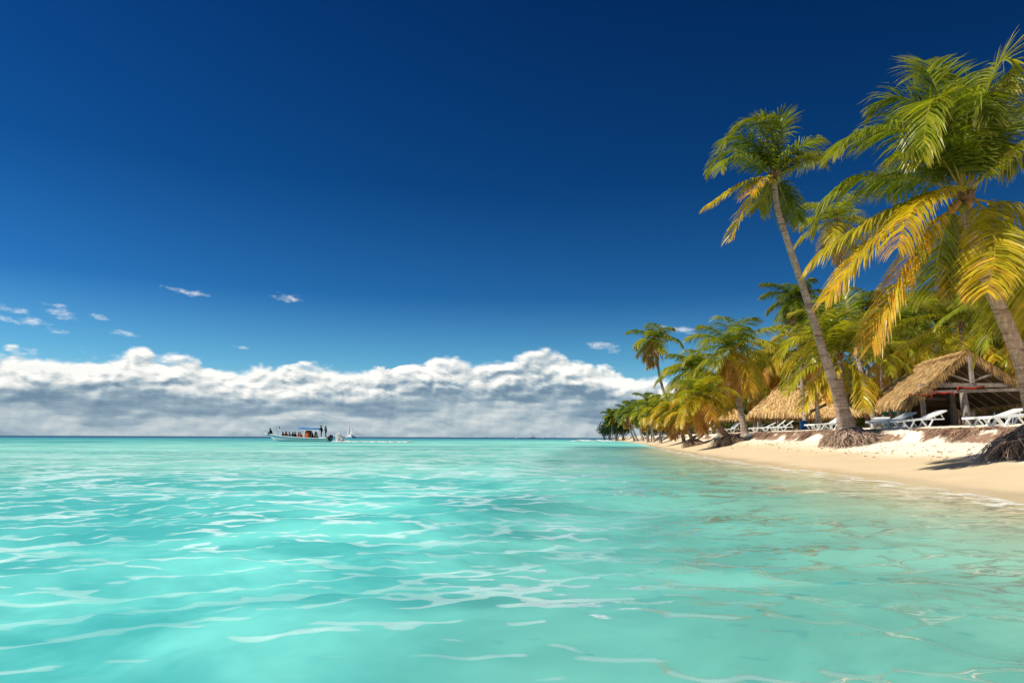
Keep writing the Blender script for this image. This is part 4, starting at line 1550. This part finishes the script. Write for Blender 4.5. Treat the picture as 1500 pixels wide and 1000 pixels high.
# ---- blue barrel
x, y = xat(1178, 49.5), 49.5
t = thing("barrel", "blue plastic barrel standing on the sand before the long thatched hut", "barrel", (x, y, terrain(x, y)))
mb = MB()
mb.lathe([(.20, -.02), (.235, .03), (.245, .12), (.235, .2), (.25, .22), (.25, .26), (.235, .28), (.24, .42), (.25, .44), (.25, .48), (.235, .5), (.235, .62), (.2, .66)], 24)
mb.build("body", M_BLUE, t, True)
mb = MB()
mb.lathe([(.215, .655), (.225, .665), (.225, .69), (.2, .70), (.05, .70)], 24)
mb.build("lid", M_BLUE, t)


# ---- sun loungers
def make_lounger(back, mat):
    """white slatted plastic lounger, foot towards -x, backrest raised by 'back' at the +x end"""
    t = thing("sun_lounger", "x", "sun lounger")
    fr = MB()
    for sy in (-1, 1):
        fr.beam((-.98, sy * .31, .33), (.34, sy * .31, .36), .05, .07)
    fr.beam((-.97, -.31, .33), (-.97, .31, .33), .05, .085)
    fr.beam((.33, -.31, .36), (.33, .31, .36), .05, .06)
    fr.beam((.33, -.29, .33), (.98, -.29, .30), .04, .05)
    fr.beam((.33, .29, .33), (.98, .29, .30), .04, .05)
    fr.build("frame", mat, t)
    st = MB()
    for i in range(15):
        st.box((-.90 + i * .083, 0, .362 + .002 * i), (.066, .57, .022))
    st.build("seat", mat, t)
    bk = MB()
    c, s = math.cos(back), math.sin(back)
    R = Matrix.Rotation(-back, 3, 'Y')
    o = Vector((.36, 0, .39))
    for i in range(9):
        bk.box(o + R @ Vector((.05 + i * .083, 0, 0)), (.066, .55, .022), R)
    for sy in (-1, 1):
        bk.box(o + R @ Vector((.38, sy * .30, -.005)), (.80, .05, .055), R)
    bk.box(o + R @ Vector((.79, 0, -.005)), (.06, .62, .055), R)
    bk.build("backrest", mat, t)
    sp = MB()
    h = o + R @ Vector((.55, 0, -.03))
    for sy in (-1, 1):
        sp.beam((h.x, sy * .24, h.z), (h.x + .10, sy * .24, .30), .035, .035, up=Vector((0, 1, 0)))
    sp.build("back_prop", mat, t)
    for xx in (-.58, .22):
        for sy in (-1, 1):
            lg = MB()
            lg.beam((xx - .26, sy * .315, .33), (xx - .02, sy * .315, -.02), .045, .055, up=Vector((0, 1, 0)))
            lg.beam((xx + .26, sy * .315, .34), (xx + .02, sy * .315, -.02), .045, .055, up=Vector((0, 1, 0)))
            lg.build("leg", mat, t)
    return t


LG = "sun loungers along the beach"
LP = {}


def lounger(px, d, rz, back, mat, label):
    key = (back, mat.name)
    o = make_lounger(back, mat) if key not in LP else copy_tree(LP[key])
    LP.setdefault(key, o)
    x = xat(px, d)
    zc = terrain(x, d)
    dxx = 0.7
    zl, zr = terrain(x - dxx * math.cos(rz), d - dxx * math.sin(rz)), terrain(x + dxx * math.cos(rz), d + dxx * math.sin(rz))
    tl = max(-0.07, min(0.07, math.atan2(zr - zl, 2 * dxx)))
    o.location = (x, d, max(zl, zr) - dxx * abs(math.sin(tl)))
    o.rotation_euler = (0, -tl, rz)
    o.scale = (0.93, 0.93, 0.88)
    o["label"], o["category"], o["group"] = label, "sun lounger", LG
    return o


lounger(1346, 26.6, 0.06, 0.34, M_WHITE, "white lounger seen side-on before the pavilion's left bay, V legs, back slightly raised")
lounger(1306, 28.6, 0.15, 0.34, M_GREY, "greyish lounger half hidden behind the side-on white lounger, nearer the tall palm's foot")
lounger(1291, 28.2, 1.0, 0.10, M_WHITE, "lounger with its white foot end turned to the sea, beside the tall palm's roots")
lounger(1457, 24.3, 0.05, 0.30, M_WHITE, "long white lounger in front of the pavilion's right posts, thick raised head end")
lounger(1486, 22.7, 0.02, 0.02, M_WHITE, "flat white lounger above the roots of the big palm at the right edge")
lounger(1212, 37.5, 0.15, 0.55, M_WHITE, "white lounger with steep raised back touching the left side of the tall palm's foot")
lounger(1206, 38.6, 0.12, 0.10, M_WHITE, "flat white lounger just behind the one touching the tall palm's foot")
lounger(1133, 52.5, -0.25, 0.68, M_WHITE, "white lounger with the highest upright back, before the long thatched hut")
lounger(1144, 53.6, -0.25, 0.62, M_WHITE, "white lounger with upright back, right neighbour of the highest-backed one")
lounger(1117, 54.0, -0.2, 0.45, M_WHITE, "white lounger with half raised back, left neighbour of the highest-backed one")
lounger(1103, 57.0, -0.5, 0.45, M_GREY, "grey-white lounger at the left end of the row before the long thatched hut")
lounger(1068, 60.0, 0.2, 0.70, M_WHITE, "white lounger behind the foot of the low yellow leaning palm")
lounger(1046, 66.0, 0.1, 0.15, M_WHITE, "flat far lounger in the shade left of the low yellow leaning palm")
lounger(1036, 70.0, 0.3, 0.80, M_WHITE, "farthest lounger, back raised, between the two thick exposed palm feet")

# ================================================================== PEOPLE
M_SKIN = [plain("skin_brown", (0.22, 0.11, 0.065), 0.55, 0.3, .08), plain("skin_dark", (0.08, 0.040, 0.026), 0.5, 0.3, .08), plain("skin_fair", (0.50, 0.30, 0.21), 0.55, 0.3, .08)]
M_HAIR = plain("dark_hair", (0.018, 0.012, 0.01), 0.6, 0.3, .2)
CL = {k: plain(k + "_fabric", c, 0.85, 0.1, .15, 12.0) for k, c in dict(black=(0.015, 0.017, 0.022), navy=(0.02, 0.035, 0.08), teal=(0.02, 0.22, 0.24), orange=(0.60, 0.13, 0.03), red=(0.75, 0.12, 0.035), white=(0.7, 0.7, 0.66), straw=(0.6, 0.5, 0.32), grey=(0.18, 0.19, 0.2)).items()}


def solid(mb, name, mat, parent, voxel):
    """fuse overlapping closed tubes into one continuous skin"""
    tmp = bpy.data.objects.new("tmp", mb.mesh("tmp"))
    COL.objects.link(tmp)
    md = tmp.modifiers.new("r", 'REMESH')
    md.mode = 'VOXEL'
    md.voxel_size = voxel
    md.use_smooth_shade = True
    sm = tmp.modifiers.new("s", 'SMOOTH')
    sm.factor, sm.iterations = 0.5, 3
    dg = bpy.context.evaluated_depsgraph_get()
    me = bpy.data.meshes.new_from_object(tmp.evaluated_get(dg))
    me.name = name
    bpy.data.objects.remove(tmp)
    me.materials.clear()
    me.materials.append(mat)
    return link(bpy.data.objects.new(name, me), parent)


def ball(mb, c, r, sq=(1, 1, 1), n=10):
    c = Vector(c)
    vs, fs = [], []
    for i in range(n + 1):
        a = PI * i / n
        for k in range(n):
            b = 2 * PI * k / n
            vs.append(c + Vector((r * sq[0] * math.sin(a) * math.cos(b), r * sq[1] * math.sin(a) * math.sin(b), r * sq[2] * math.cos(a))))
    for i in range(n):
        for k in range(n):
            k2 = (k + 1) % n
            fs.append((i * n + k, (i + 1) * n + k, (i + 1) * n + k2, i * n + k2))
    mb.add(vs, fs)


def person(label, loc, rz, pose, top, bottom, skin, hair=True, hat=None, vest=None, scale=1.0):
    """figure facing -x (the bow). pose: 'stand', 'sit' or 'perch'"""
    t = thing("person", label, "person", loc, rz, None)
    t.scale = (scale * 1.15, scale * 1.15, scale)
    V_ = Vector
    if pose == 'stand':
        hipz, knee, ank, toe = .93, (-.03, .10, .50), (.02, .11, .08), (-.17, .12, .03)
    elif pose == 'sit':
        hipz, knee, ank, toe = .12, (-.43, .11, .13), (-.40, .11, -.34), (-.58, .12, -.40)
    else:
        hipz, knee, ank, toe = .12, (-.36, .13, .30), (-.34, .12, -.14), (-.50, .13, -.20)
    lean = -0.06 if pose != 'perch' else -0.12
    hip = V_((0, 0, hipz))
    chest = V_((lean, 0, hipz + .38))
    neck = V_((lean * 1.3, 0, hipz + .56))
    head = V_((lean * 1.6 - .02, 0, hipz + .72))
    arms = {'stand': ((-.03, .23, .26), (-.20, .22, .09)), 'sit': ((-.08, .23, .22), (-.30, .16, .12)), 'perch': ((-.10, .26, .20), (-.30, .18, .16))}[pose]
    b, sh, pa = MB(), MB(), MB()

    def torso(mb, k):
        mb.tube([hip + V_((0, 0, -.09)), hip + V_((0, 0, .03)), hip.lerp(chest, .45), chest, chest.lerp(neck, .62), neck + V_((0, 0, .02))], [.10 * k, .155 * k, .138 * k, .168 * k, .13 * k, .055 * k], 14, squash=1.0)
    torso(b, 0.92)
    b.tube([neck, head], [.055, .055], 8)
    ball(b, head, .098, (1.02, .80, 1.22))
    ball(b, head + V_((-.10, 0, -.02)), .022)                      # nose
    ball(b, head + V_((-.07, 0, -.085)), .04, (1, 1.1, .8))        # jaw
    for sy in (-1, 1):
        ball(b, head + V_((0.01, sy * .083, -.01)), .026, (.7, .5, 1.1))   # ears
        shd = neck + V_((0, sy * .17, -.06))
        el = V_((arms[0][0] + lean, sy * arms[0][1], hipz + arms[0][2]))
        wr = V_((arms[1][0] + lean, sy * arms[1][1], hipz + arms[1][2]))
        b.tube([chest.lerp(neck, .5), shd, shd.lerp(el, .5), el, el.lerp(wr, .5), wr], [.08, .058, .05, .042, .038, .028], 9)
        fd = (wr - el).normalized()
        pc = wr + fd * .05
        ball(b, pc, .042, (1, .8, .8))
        for q in range(4):                                          # four fingers and a thumb
            s0 = pc + fd * .03 + V_((0, (q - 1.5) * .02, 0))
            b.tube([s0, s0 + fd * (.035 + .006 * (q in (1, 2))), s0 + fd * .06 + V_((0, 0, -.03))], [.0105, .010, .008], 5)
        b.tube([pc + V_((0, -sy * .03, .01)), pc + fd * .03 + V_((0, -sy * .055, 0)), pc + fd * .06 + V_((0, -sy * .05, -.02))], [.012, .011, .009], 5)
        h0 = hip + V_((0, sy * .09, -.03))
        kn = V_((knee[0], sy * knee[1], knee[2] + (hipz - .12 if pose != 'stand' else 0)))
        an = V_((ank[0], sy * ank[1], ank[2] + (hipz - .12 if pose != 'stand' else 0)))
        to = V_((toe[0], sy * toe[1], toe[2] + (hipz - .12 if pose != 'stand' else 0)))
        b.tube([h0, h0.lerp(kn, .5), kn, kn.lerp(an, .35), an], [.09, .076, .056, .055, .036], 9)
        b.tube([an + V_((.05, 0, -.03)), an + V_((-.05, 0, -.03)), to], [.036, .04, .028], 7)
        if top:
            sh.tube([chest.lerp(neck, .5), shd, shd.lerp(el, .75)], [.095, .074, .066], 9)
        if bottom:
            pa.tube([hip + V_((0, sy * .06, .02)), h0, h0.lerp(kn, .8)], [.12, .108, .088], 9)
    solid(b, "body", M_SKIN[skin], t, .013)
    if top:
        torso(sh, 1.02)
        solid(sh, "shirt", CL[top], t, .016)
    if bottom:
        pa.tube([hip + V_((0, 0, -.08)), hip + V_((0, 0, .10))], [.15, .160], 12)
        solid(pa, "trousers" if pose == 'stand' else "shorts", CL[bottom], t, .016)
    if hair:
        h = MB()
        ball(h, head + V_((.018, 0, .032)), .104, (1.0, .86, 1.06))
        h.v = [(x, y, z) for x, y, z in h.v]
        solid(h, "hair", M_HAIR, t, .016)
    if hat:
        h = MB()
        h.lathe([(.20, .05), (.205, .065), (.115, .075), (.108, .13), (.085, .17), (.02, .175)], 18, off=tuple(head))
        h.build("hat", CL[hat], t, True)
    if vest:
        h = MB()
        h.tube([hip + V_((0, 0, .08)), hip.lerp(chest, .5), chest, chest.lerp(neck, .55)], [.165, .185, .195, .13], 14)
        for sy in (-1, 1):
            h.tube([chest + V_((-.1, sy * .09, .0)), neck + V_((0, sy * .11, .02)), chest + V_((.1, sy * .09, 0))], [.05, .045, .05], 8)
        solid(h, "life_jacket", CL[vest], t, .018)
    return t


# ================================================================== BOATS
BX, BY = xat(437.4, 120), 120.0
boat = thing("excursion_boat", "long open white excursion boat under a blue awning, full of passengers, heading left", "boat", (BX, BY, 0.0))
M_HULL = plain("white_hull_paint", (0.86, 0.87, 0.86), 0.35, 0.4, 0.06, 1.0)
M_TRIM = plain("slate_trim_paint", (0.10, 0.15, 0.24), 0.4, 0.4, 0.1, 1.0)
M_DECK = plain("grey_deck_paint", (0.35, 0.36, 0.35), 0.6, 0.3, 0.1, 2.0)
M_AWN = plain("blue_awning_cloth", (0.02, 0.17, 0.46), 0.7, 0.2, 0.1, 2.0)
M_OUT = plain("black_motor_paint", (0.012, 0.014, 0.022), 0.3, 0.5, 0.1, 3.0)
M_METAL = plain("galvanised_tube", (0.5, 0.52, 0.55), 0.35, 0.5, 0.1, 3.0, metal=0.8)


def hull_mesh(L, beam, zb, zs, draft=0.3, n=26, rake=1.3):
    """outer skin lofted bow (-x) to stern (+x); returns MB and the sheer line"""
    mb = MB()
    secs = []
    sheer = []
    for i in range(n):
        s = i / (n - 1)
        hw = beam / 2 * min(1.0, (s * 1.9) ** 0.62) if s > 0 else 0.02
        hw *= 1 - 0.10 * max(0, s - .6)
        zt = zs + (zb - zs) * (1 - s) ** 2.2
        xs = -L / 2 + L * s
        row = []
        for j in range(9):
            v = j / 8                       # 0 keel .. 1 sheer
            x = xs + (1 - v) * rake * (1 - s) ** 3
            y = hw * (0.0 if j == 0 else (0.62 + 0.38 * v) * min(1, v * 2.6) ** 0.6)
            z = -draft + (zt + draft) * v
            row.append((x, y, z))
        secs.append(row)
        sheer.append((xs, hw, zt))
    for sg in (1, -1):
        vs = [(x, y * sg, z) for r in secs for x, y, z in r]
        fs = []
        for i in range(n - 1):
            for j in range(8):
                a = i * 9 + j
                q = (a, a + 9, a + 10, a + 1)
                fs.append(q if sg == 1 else q[::-1])
        mb.add(vs, fs)
    # transom
    r = secs[-1]
    vs = [(x, y, z) for x, y, z in r] + [(x, -y, z) for x, y, z in r]
    mb.add(vs, [(j, j + 1, 9 + j + 1, 9 + j) for j in range(8)])
    return mb, sheer


mb, sheer = hull_mesh(10.6, 2.3, 1.32, 0.62)
mb.build("hull", M_HULL, boat, True)
for sg in (1, -1):
    mb = MB()
    mb.tube([(x, (hw + .01) * sg, z) for x, hw, z in sheer], .05, 6)
    mb.build("gunwale", M_HULL, boat, True)
    mb = MB()
    mb.tube([(x + .25 * (1 - i / 25) ** 3, (hw * .985 + .012) * sg, z - .20) for i, (x, hw, z) in enumerate(sheer)], .028, 6)
    mb.build("rub_rail", M_TRIM, boat, True)
mb = MB()
dk = [(x, hw * .96, min(z - .06, .36 + max(0, -3.4 - x) * 0.75)) for x, hw, z in sheer]
vs = [(x, y, z) for x, y, z in dk] + [(x, -y, z) for x, y, z in dk]
mb.add(vs, [(i, i + 1, len(dk) + i + 1, len(dk) + i) for i in range(len(dk) - 1)])
mb.build("deck", M_DECK, boat)
for x in (-2.1, -1.3, -.5, .4, 2.0, 2.9):
    mb = MB()
    hw = np.interp(x, [s[0] for s in sheer], [s[1] for s in sheer])
    mb.box((x, 0, .62), (.32, hw * 1.86, .05))
    mb.box((x, 0, .48), (.06, hw * 1.5, .26))
    mb.build("bench", M_HULL, boat)
mb = MB()
mb.box((4.35, 0, .62), (1.2, 1.9, .5))
mb.build("stern_box", M_HULL, boat)
# awning on posts
mb = MB()
nx, ny = 9, 7
for zoff in (0, -.05):
    pass
vs, fs = [], []
for zoff in (0.06, 0.0):
    for i in range(nx):
        for j in range(ny):
            u, v = i / (nx - 1), j / (ny - 1) * 2 - 1
            vs.append((0.15 + u * 3.75, v * 1.05, 2.40 - .10 * u - .20 * v * v + zoff * 1.3 + .03 * math.sin(u * PI * 3)))
N = nx * ny
for i in range(nx - 1):
    for j in range(ny - 1):
        a = i * ny + j
        fs.append((a, a + ny, a + ny + 1, a + 1))
        fs.append((N + a, N + a + 1, N + a + ny + 1, N + a + ny))
for j in range(ny - 1):
    fs.append((j, j + 1, N + j + 1, N + j))
    a = (nx - 1) * ny + j
    fs.append((a, N + a, N + a + 1, a + 1))
for i in range(nx - 1):
    a = i * ny
    fs.append((a, N + a, N + a + ny, a + ny))
    a = i * ny + ny - 1
    fs.append((a, a + ny, N + a + ny, N + a))
mb.add(vs, fs)
mb.build("awning", M_AWN, boat, True)
for x, x2 in ((1.0, 1.0), (2.6, 2.4), (3.8, 3.2)):
    for sy in (-1, 1):
        mb = MB()
        mb.tube([(x2, sy * .98, .5), (x2 * .4 + x * .6, sy * 1.0, 1.5), (x, sy * .98, 2.30)], .025, 7)
        mb.build("awning_post", M_METAL, boat, True)
# orange-red rounded housing amidships
mb = MB()
prof = [(-.42, .45), (-.44, .9), (-.42, 1.5), (-.33, 1.82), (-.16, 1.98), (.16, 1.98), (.33, 1.82), (.42, 1.5), (.44, .9), (.42, .45)]
vs = [(1.72 + px, y, z) for y in (-.86, -.80, .80, .86) for px, z in [(p * (.94 if abs(y) > .83 else 1), q) for p, q in prof]]
k = len(prof)
fs = []
for r in range(3):
    for i in range(k - 1):
        a = r * k + i
        fs.append((a, a + 1, a + k + 1, a + k))
fs.append(tuple(range(k - 1, -1, -1)))
fs.append(tuple(3 * k + i for i in range(k)))
mb.add(vs, fs)
mb.build("console", CL["red"], boat, True)
for sy in (-.42, .42):
    mo = MB()
    mo.tube([(5.55, sy, .30), (5.55, sy, .45), (5.58, sy, .75), (5.60, sy, 1.05), (5.60, sy, 1.22)], [.20, .27, .30, .27, .14], 12, squash=1.25)
    om = mo.build("outboard_motor", M_OUT, boat, True)
    lg = MB()
    lg.tube([(5.60, sy, .42), (5.66, sy, .0), (5.70, sy, -.35)], [.12, .09, .08], 8)
    lg.beam((5.25, sy, .45), (5.5, sy, .45), .2, .2)
    lg.build("motor_leg", M_OUT, om, True)
mb = MB()
mb.tube([(-3.75, .25, .9), (-3.72, .25, 1.7), (-3.66, .25, 2.55)], [.03, .025, .02], 7)
mb.tube([(-3.35, -.25, .9), (-3.50, 0, 1.7), (-3.62, .22, 2.38)], .018, 6)
fp = mb.build("bow_pole", M_METAL, boat, True)
mb = MB()
vs = [(-3.67 + i * .06, .25 + .03 * math.sin(i * 1.4), z + .01 * i) for i in range(5) for z in (2.28, 2.56)]
mb.add(vs, [(2 * i, 2 * i + 2, 2 * i + 3, 2 * i + 1) for i in range(4)])
mb.build("flag", CL["navy"], fp)
mb = MB()
mb.tube([(-5.3, 0, 1.30), (-5.7, 0, 1.36), (-5.95, 0, 1.36)], [.10, .09, .07], 8)
mb.build("bowsprit", M_HULL, boat, True)

PB = [("dark-clad person sitting on the raised bow of the excursion boat", -4.75, 0.0, 1.30, 'perch', "black", "black", 1, None, None),
      ("foremost seated passenger, in black, behind the bow pole", -2.60, -.15, .70, 'sit', "black", "navy", 1, None, None),
      ("passenger in an orange life jacket beside the foremost seated one", -2.25, .30, .70, 'sit', "navy", "navy", 0, None, "orange"),
      ("dark-haired passenger in an orange life jacket, third from the bow pole", -1.95, -.28, .70, 'sit', "black", "black", 0, None, "orange"),
      ("passenger in a grey shirt at the gap in the middle of the seated row", -1.40, -.35, .68, 'sit', "grey", "black", 0, None, None),
      ("passenger in a dark shirt seated right after the one in grey", -.95, .1, .66, 'sit', "black", "grey", 1, None, None),
      ("passenger in navy sitting low at the middle of the boat", -.42, -.35, .66, 'sit', "navy", "black", 0, None, None),
      ("passenger in a bright red life jacket nearest before the red housing", .05, .3, .62, 'sit', "black", "navy", 0, None, "red"),
      ("passenger in an orange life jacket leaning close to the red housing", .62, -.55, .58, 'sit', "orange", "red", 2, None, "orange"),
      ("bulky dark passenger directly behind the red housing under the awning", 2.50, -.35, .80, 'sit', "black", "black", 1, None, None),
      ("second dark passenger under the rear of the awning", 2.92, .35, .70, 'sit', "navy", "black", 1, None, None),
      ("bare-chested pale passenger seated before the two standing crew", 3.35, -.5, .62, 'sit', None, "navy", 2, None, None),
      ("standing crew member in black, left of the two at the stern", 4.02, -.2, .87, 'stand', "black", "black", 1, None, None),
      ("standing crew member in a teal shirt and pale straw hat at the stern", 4.68, .15, .87, 'stand', "teal", "navy", 1, "straw", None)]
for lb, x, y, z, pose, tp, bt, sk, hat, vest in PB:
    p = person(lb, (BX + x, BY + y, z), random.Random(lb).uniform(-.25, .25), pose, tp, bt, sk, hair=hat is None, hat=hat, vest=vest, scale=1.12)
    p["group"] = "people aboard the excursion boat"

# spray and wake behind the motors
M_FOAM, g, out = newmat("white_foam")
td = g.n('ShaderNodeBsdfTranslucent')
td.inputs['Color'].default_value = (0.95, 0.96, 0.96, 1)
g.put(out.inputs[0], g.mixsh(0.62, principled(g, (0.95, 0.96, 0.96), 0.7, 0.2), td.outputs[0]))
rg = random.Random(91)
mb = MB()
for i in range(1000):
    t_ = rg.random() ** 1.3
    x = 6.5 + abs(rg.gauss(.0, .85)) + t_ * .3
    h = 1.6 * math.exp(-((x - 7.0) / .6) ** 2) + .2
    z = h * rg.random() ** 0.9
    ball(mb, (BX + x, BY + rg.gauss(0, .35), z), rg.uniform(.02, .07) * (1.4 - .5 * z / 2), n=4)
for i in range(700):
    x = 6.6 + rg.random() ** 1.5 * 6.0
    ball(mb, (BX + x, BY + rg.gauss(0, .35 + .05 * x), .04), rg.uniform(.04, .13), (1.8, 1.2, .55), n=5)
org = Vector((BX + 7.2, BY, 0))
o = rel(mb, org).build("spray", M_FOAM, None, True)
o.location = org
tag(o, "white plume of spray thrown up behind the excursion boat's motors", "spray", None, "stuff")
mb = MB()
for i in range(900):
    x = 6.2 + rg.random() ** 1.3 * 13
    ball(mb, (BX + x, BY + rg.gauss(0, .4 + .12 * (x - 6)), .03), rg.uniform(.08, .26), (3.0, 1.6, .6), n=5)
o = rel(mb, org).build("wake_foam", M_FOAM, None, True)
o.location = org
tag(o, "long flat white wake trailing right from the excursion boat", "foam", None, "stuff")


# far sailing boats and launches
def sailboat(label, px, d, mast, rz, catamaran, sails, hull=9.0):
    x = xat(px, d)
    t = thing("sailboat", label, "sailboat", (x, d, 0), rz)
    for sy in ((-2.2, 2.2) if catamaran else (0,)):
        mb, sh_ = hull_mesh(hull, 1.3 if catamaran else 2.6, 1.5, 1.2, n=14)
        mb.v = [(a, b + sy, c) for a, b, c in mb.v]
        mb.build("hull", M_HULL, t, True)
    mb = MB()
    mb.box((0.3, 0, 1.42), (hull * .5, 4.6 if catamaran else 1.7, .35))
    mb.box((0.6, 0, 1.95), (hull * .3, 2.8 if catamaran else 1.3, .75), taper=.8)
    mb.build("cabin", M_HULL, t)
    mb = MB()
    mb.tube([(-.6, 0, 1.3), (-.6, 0, mast * .5), (-.6, 0, mast)], [.11, .10, .07], 8)
    mb.tube([(-.5, 0, 2.9), (hull * .42, 0, 2.8)], .07, 6)
    if not sails:
        for z in (.55, .75):
            mb.tube([(-.6, -1.1, mast * z), (-.6, 1.1, mast * z)], .04, 5)
        mb.tube([(-.6, 0, mast), (hull * .5, 0, 1.3)], .03, 4)
        mb.tube([(-.6, 0, mast), (-hull * .5, 0, 1.4)], .03, 4)
    mb.build("mast", M_METAL if sails else M_OUT, t)
    if sails:
        def sail(pts, bulge, name):
            mb = MB()
            a, b, c = map(Vector, pts)
            k = 10
            for off in (0.0, .05):
                vs, fs = [], []
                for i in range(k + 1):
                    for j in range(k + 1):
                        u, v = i / k, j / k
                        p = a.lerp(b, u).lerp(c, v)
                        p.y += bulge * math.sin(PI * u) * (1 - v) + off
                        vs.append(p)
                for i in range(k):
                    for j in range(k):
                        q = i * (k + 1) + j
                        fs.append((q, q + k + 1, q + k + 2, q + 1))
                mb.add(vs, fs)
            mb.build(name, M_SAIL, t, True)
        sail([(-.4, 0, 3.0), (hull * .62, 0, 2.9), (-.5, 0, mast * .97)], -.7, "mainsail")
        sail([(-hull * .50, 0, 1.8), (-.9, 0, 2.2), (-.7, 0, mast * .86)], -.5, "jib")
    return t


M_SAIL, g, out = newmat("sailcloth")
td = g.n('ShaderNodeBsdfTranslucent')
td.inputs['Color'].default_value = (0.85, 0.87, 0.86, 1)
g.put(out.inputs[0], g.mixsh(0.45, principled(g, (0.86, 0.88, 0.87), 0.7, 0.1), td.outputs[0]))
sailboat("white catamaran under full sail on the horizon behind the excursion boat", 513, 560, 13.5, -0.42, True, True, 7.5)
sailboat("far white yacht with a bare dark mast on the horizon", 780, 900, 9.5, 0.5, False, False, 8.0)


def launch(label, px, d, L, rz=0.0):
    t = thing("motorboat", label, "motorboat", (xat(px, d), d, 0), rz)
    mb, s = hull_mesh(L, L * .3, L * .2, L * .14, n=14)
    mb.build("hull", M_HULL, t, True)
    mb = MB()
    mb.box((L * .05, 0, L * .2), (L * .4, L * .2, L * .14), taper=.75)
    mb.box((L * .05, 0, L * .30), (L * .3, L * .18, L * .05))
    mb.build("cabin", M_HULL, t)


launch("white motorboat on the horizon just right of the bare-masted yacht", 797, 620, 6.5)
launch("tiny white motorboat on the horizon farther left of the bare-masted yacht", 712, 900, 6.0, .2)
launch("tiny white motorboat on the horizon close to the left of the bare-masted yacht", 757, 950, 6.0, -.2)
launch("small white motorboat on the horizon nearest to the wooded point", 811, 800, 6.0, .1)

# breakers off the point
mb = MB()
for i in range(1500):
    k = rg.random()
    d = 170 + 150 * rg.random()
    px = 846 + 80 * k - (d - 170) * 0.10
    row = rg.choice((178, 205, 262))
    x = xat(840 + 85 * k, row)
    if x > float(shore(row)) - 0.5:
        continue
    if math.sin(k * 19 + row) < -0.25:
        continue
    ball(mb, (x, row + rg.gauss(0, 1.5), .02 + .05 * rg.random()), rg.uniform(.10, .34), (3.0, 2.0, .4), n=5)
org = Vector((xat(880, 200), 200, 0))
o = rel(mb, org).build("breaker_foam", M_FOAM, None, True)
o.location = org
tag(o, "low lines of white foam breaking in front of the wooded point", "foam", None, "stuff")

# litter of husk and leaf bits on the dry sand
mb = MB()
rg = random.Random(5)
for i in range(380):
    y = 14 * (60 / 14.0) ** rg.random()
    s = rg.gauss(4.0, 0.5) if rg.random() < 0.45 else rg.uniform(3.6, 9)
    s -= float(wig(y)) * min(1, max(0, (s - 1) / 2.4)) * 0.5
    x = float(shore(y)) + s
    z = terrain(x, y) + 0.02
    a = rg.uniform(0, PI)
    l = rg.uniform(.02, .09)
    d = Vector((math.cos(a) * l, math.sin(a) * l, rg.uniform(-.01, .03)))
    mb.tube([Vector((x, y, z)) - d, Vector((x, y, z + .012)), Vector((x, y, z)) + d], [.004, .012, .004], 4, lerp3((0.10, 0.05, 0.03), (0.34, 0.22, 0.12), rg.random()))
org = Vector((float(shore(24)) + 5, 24, 0.5))
o = rel(mb, org).build("beach_litter", M_ROOT)
o.location = org
tag(o, "scattered brown bits of husk and leaf on the pale sand", "litter", None, "stuff")
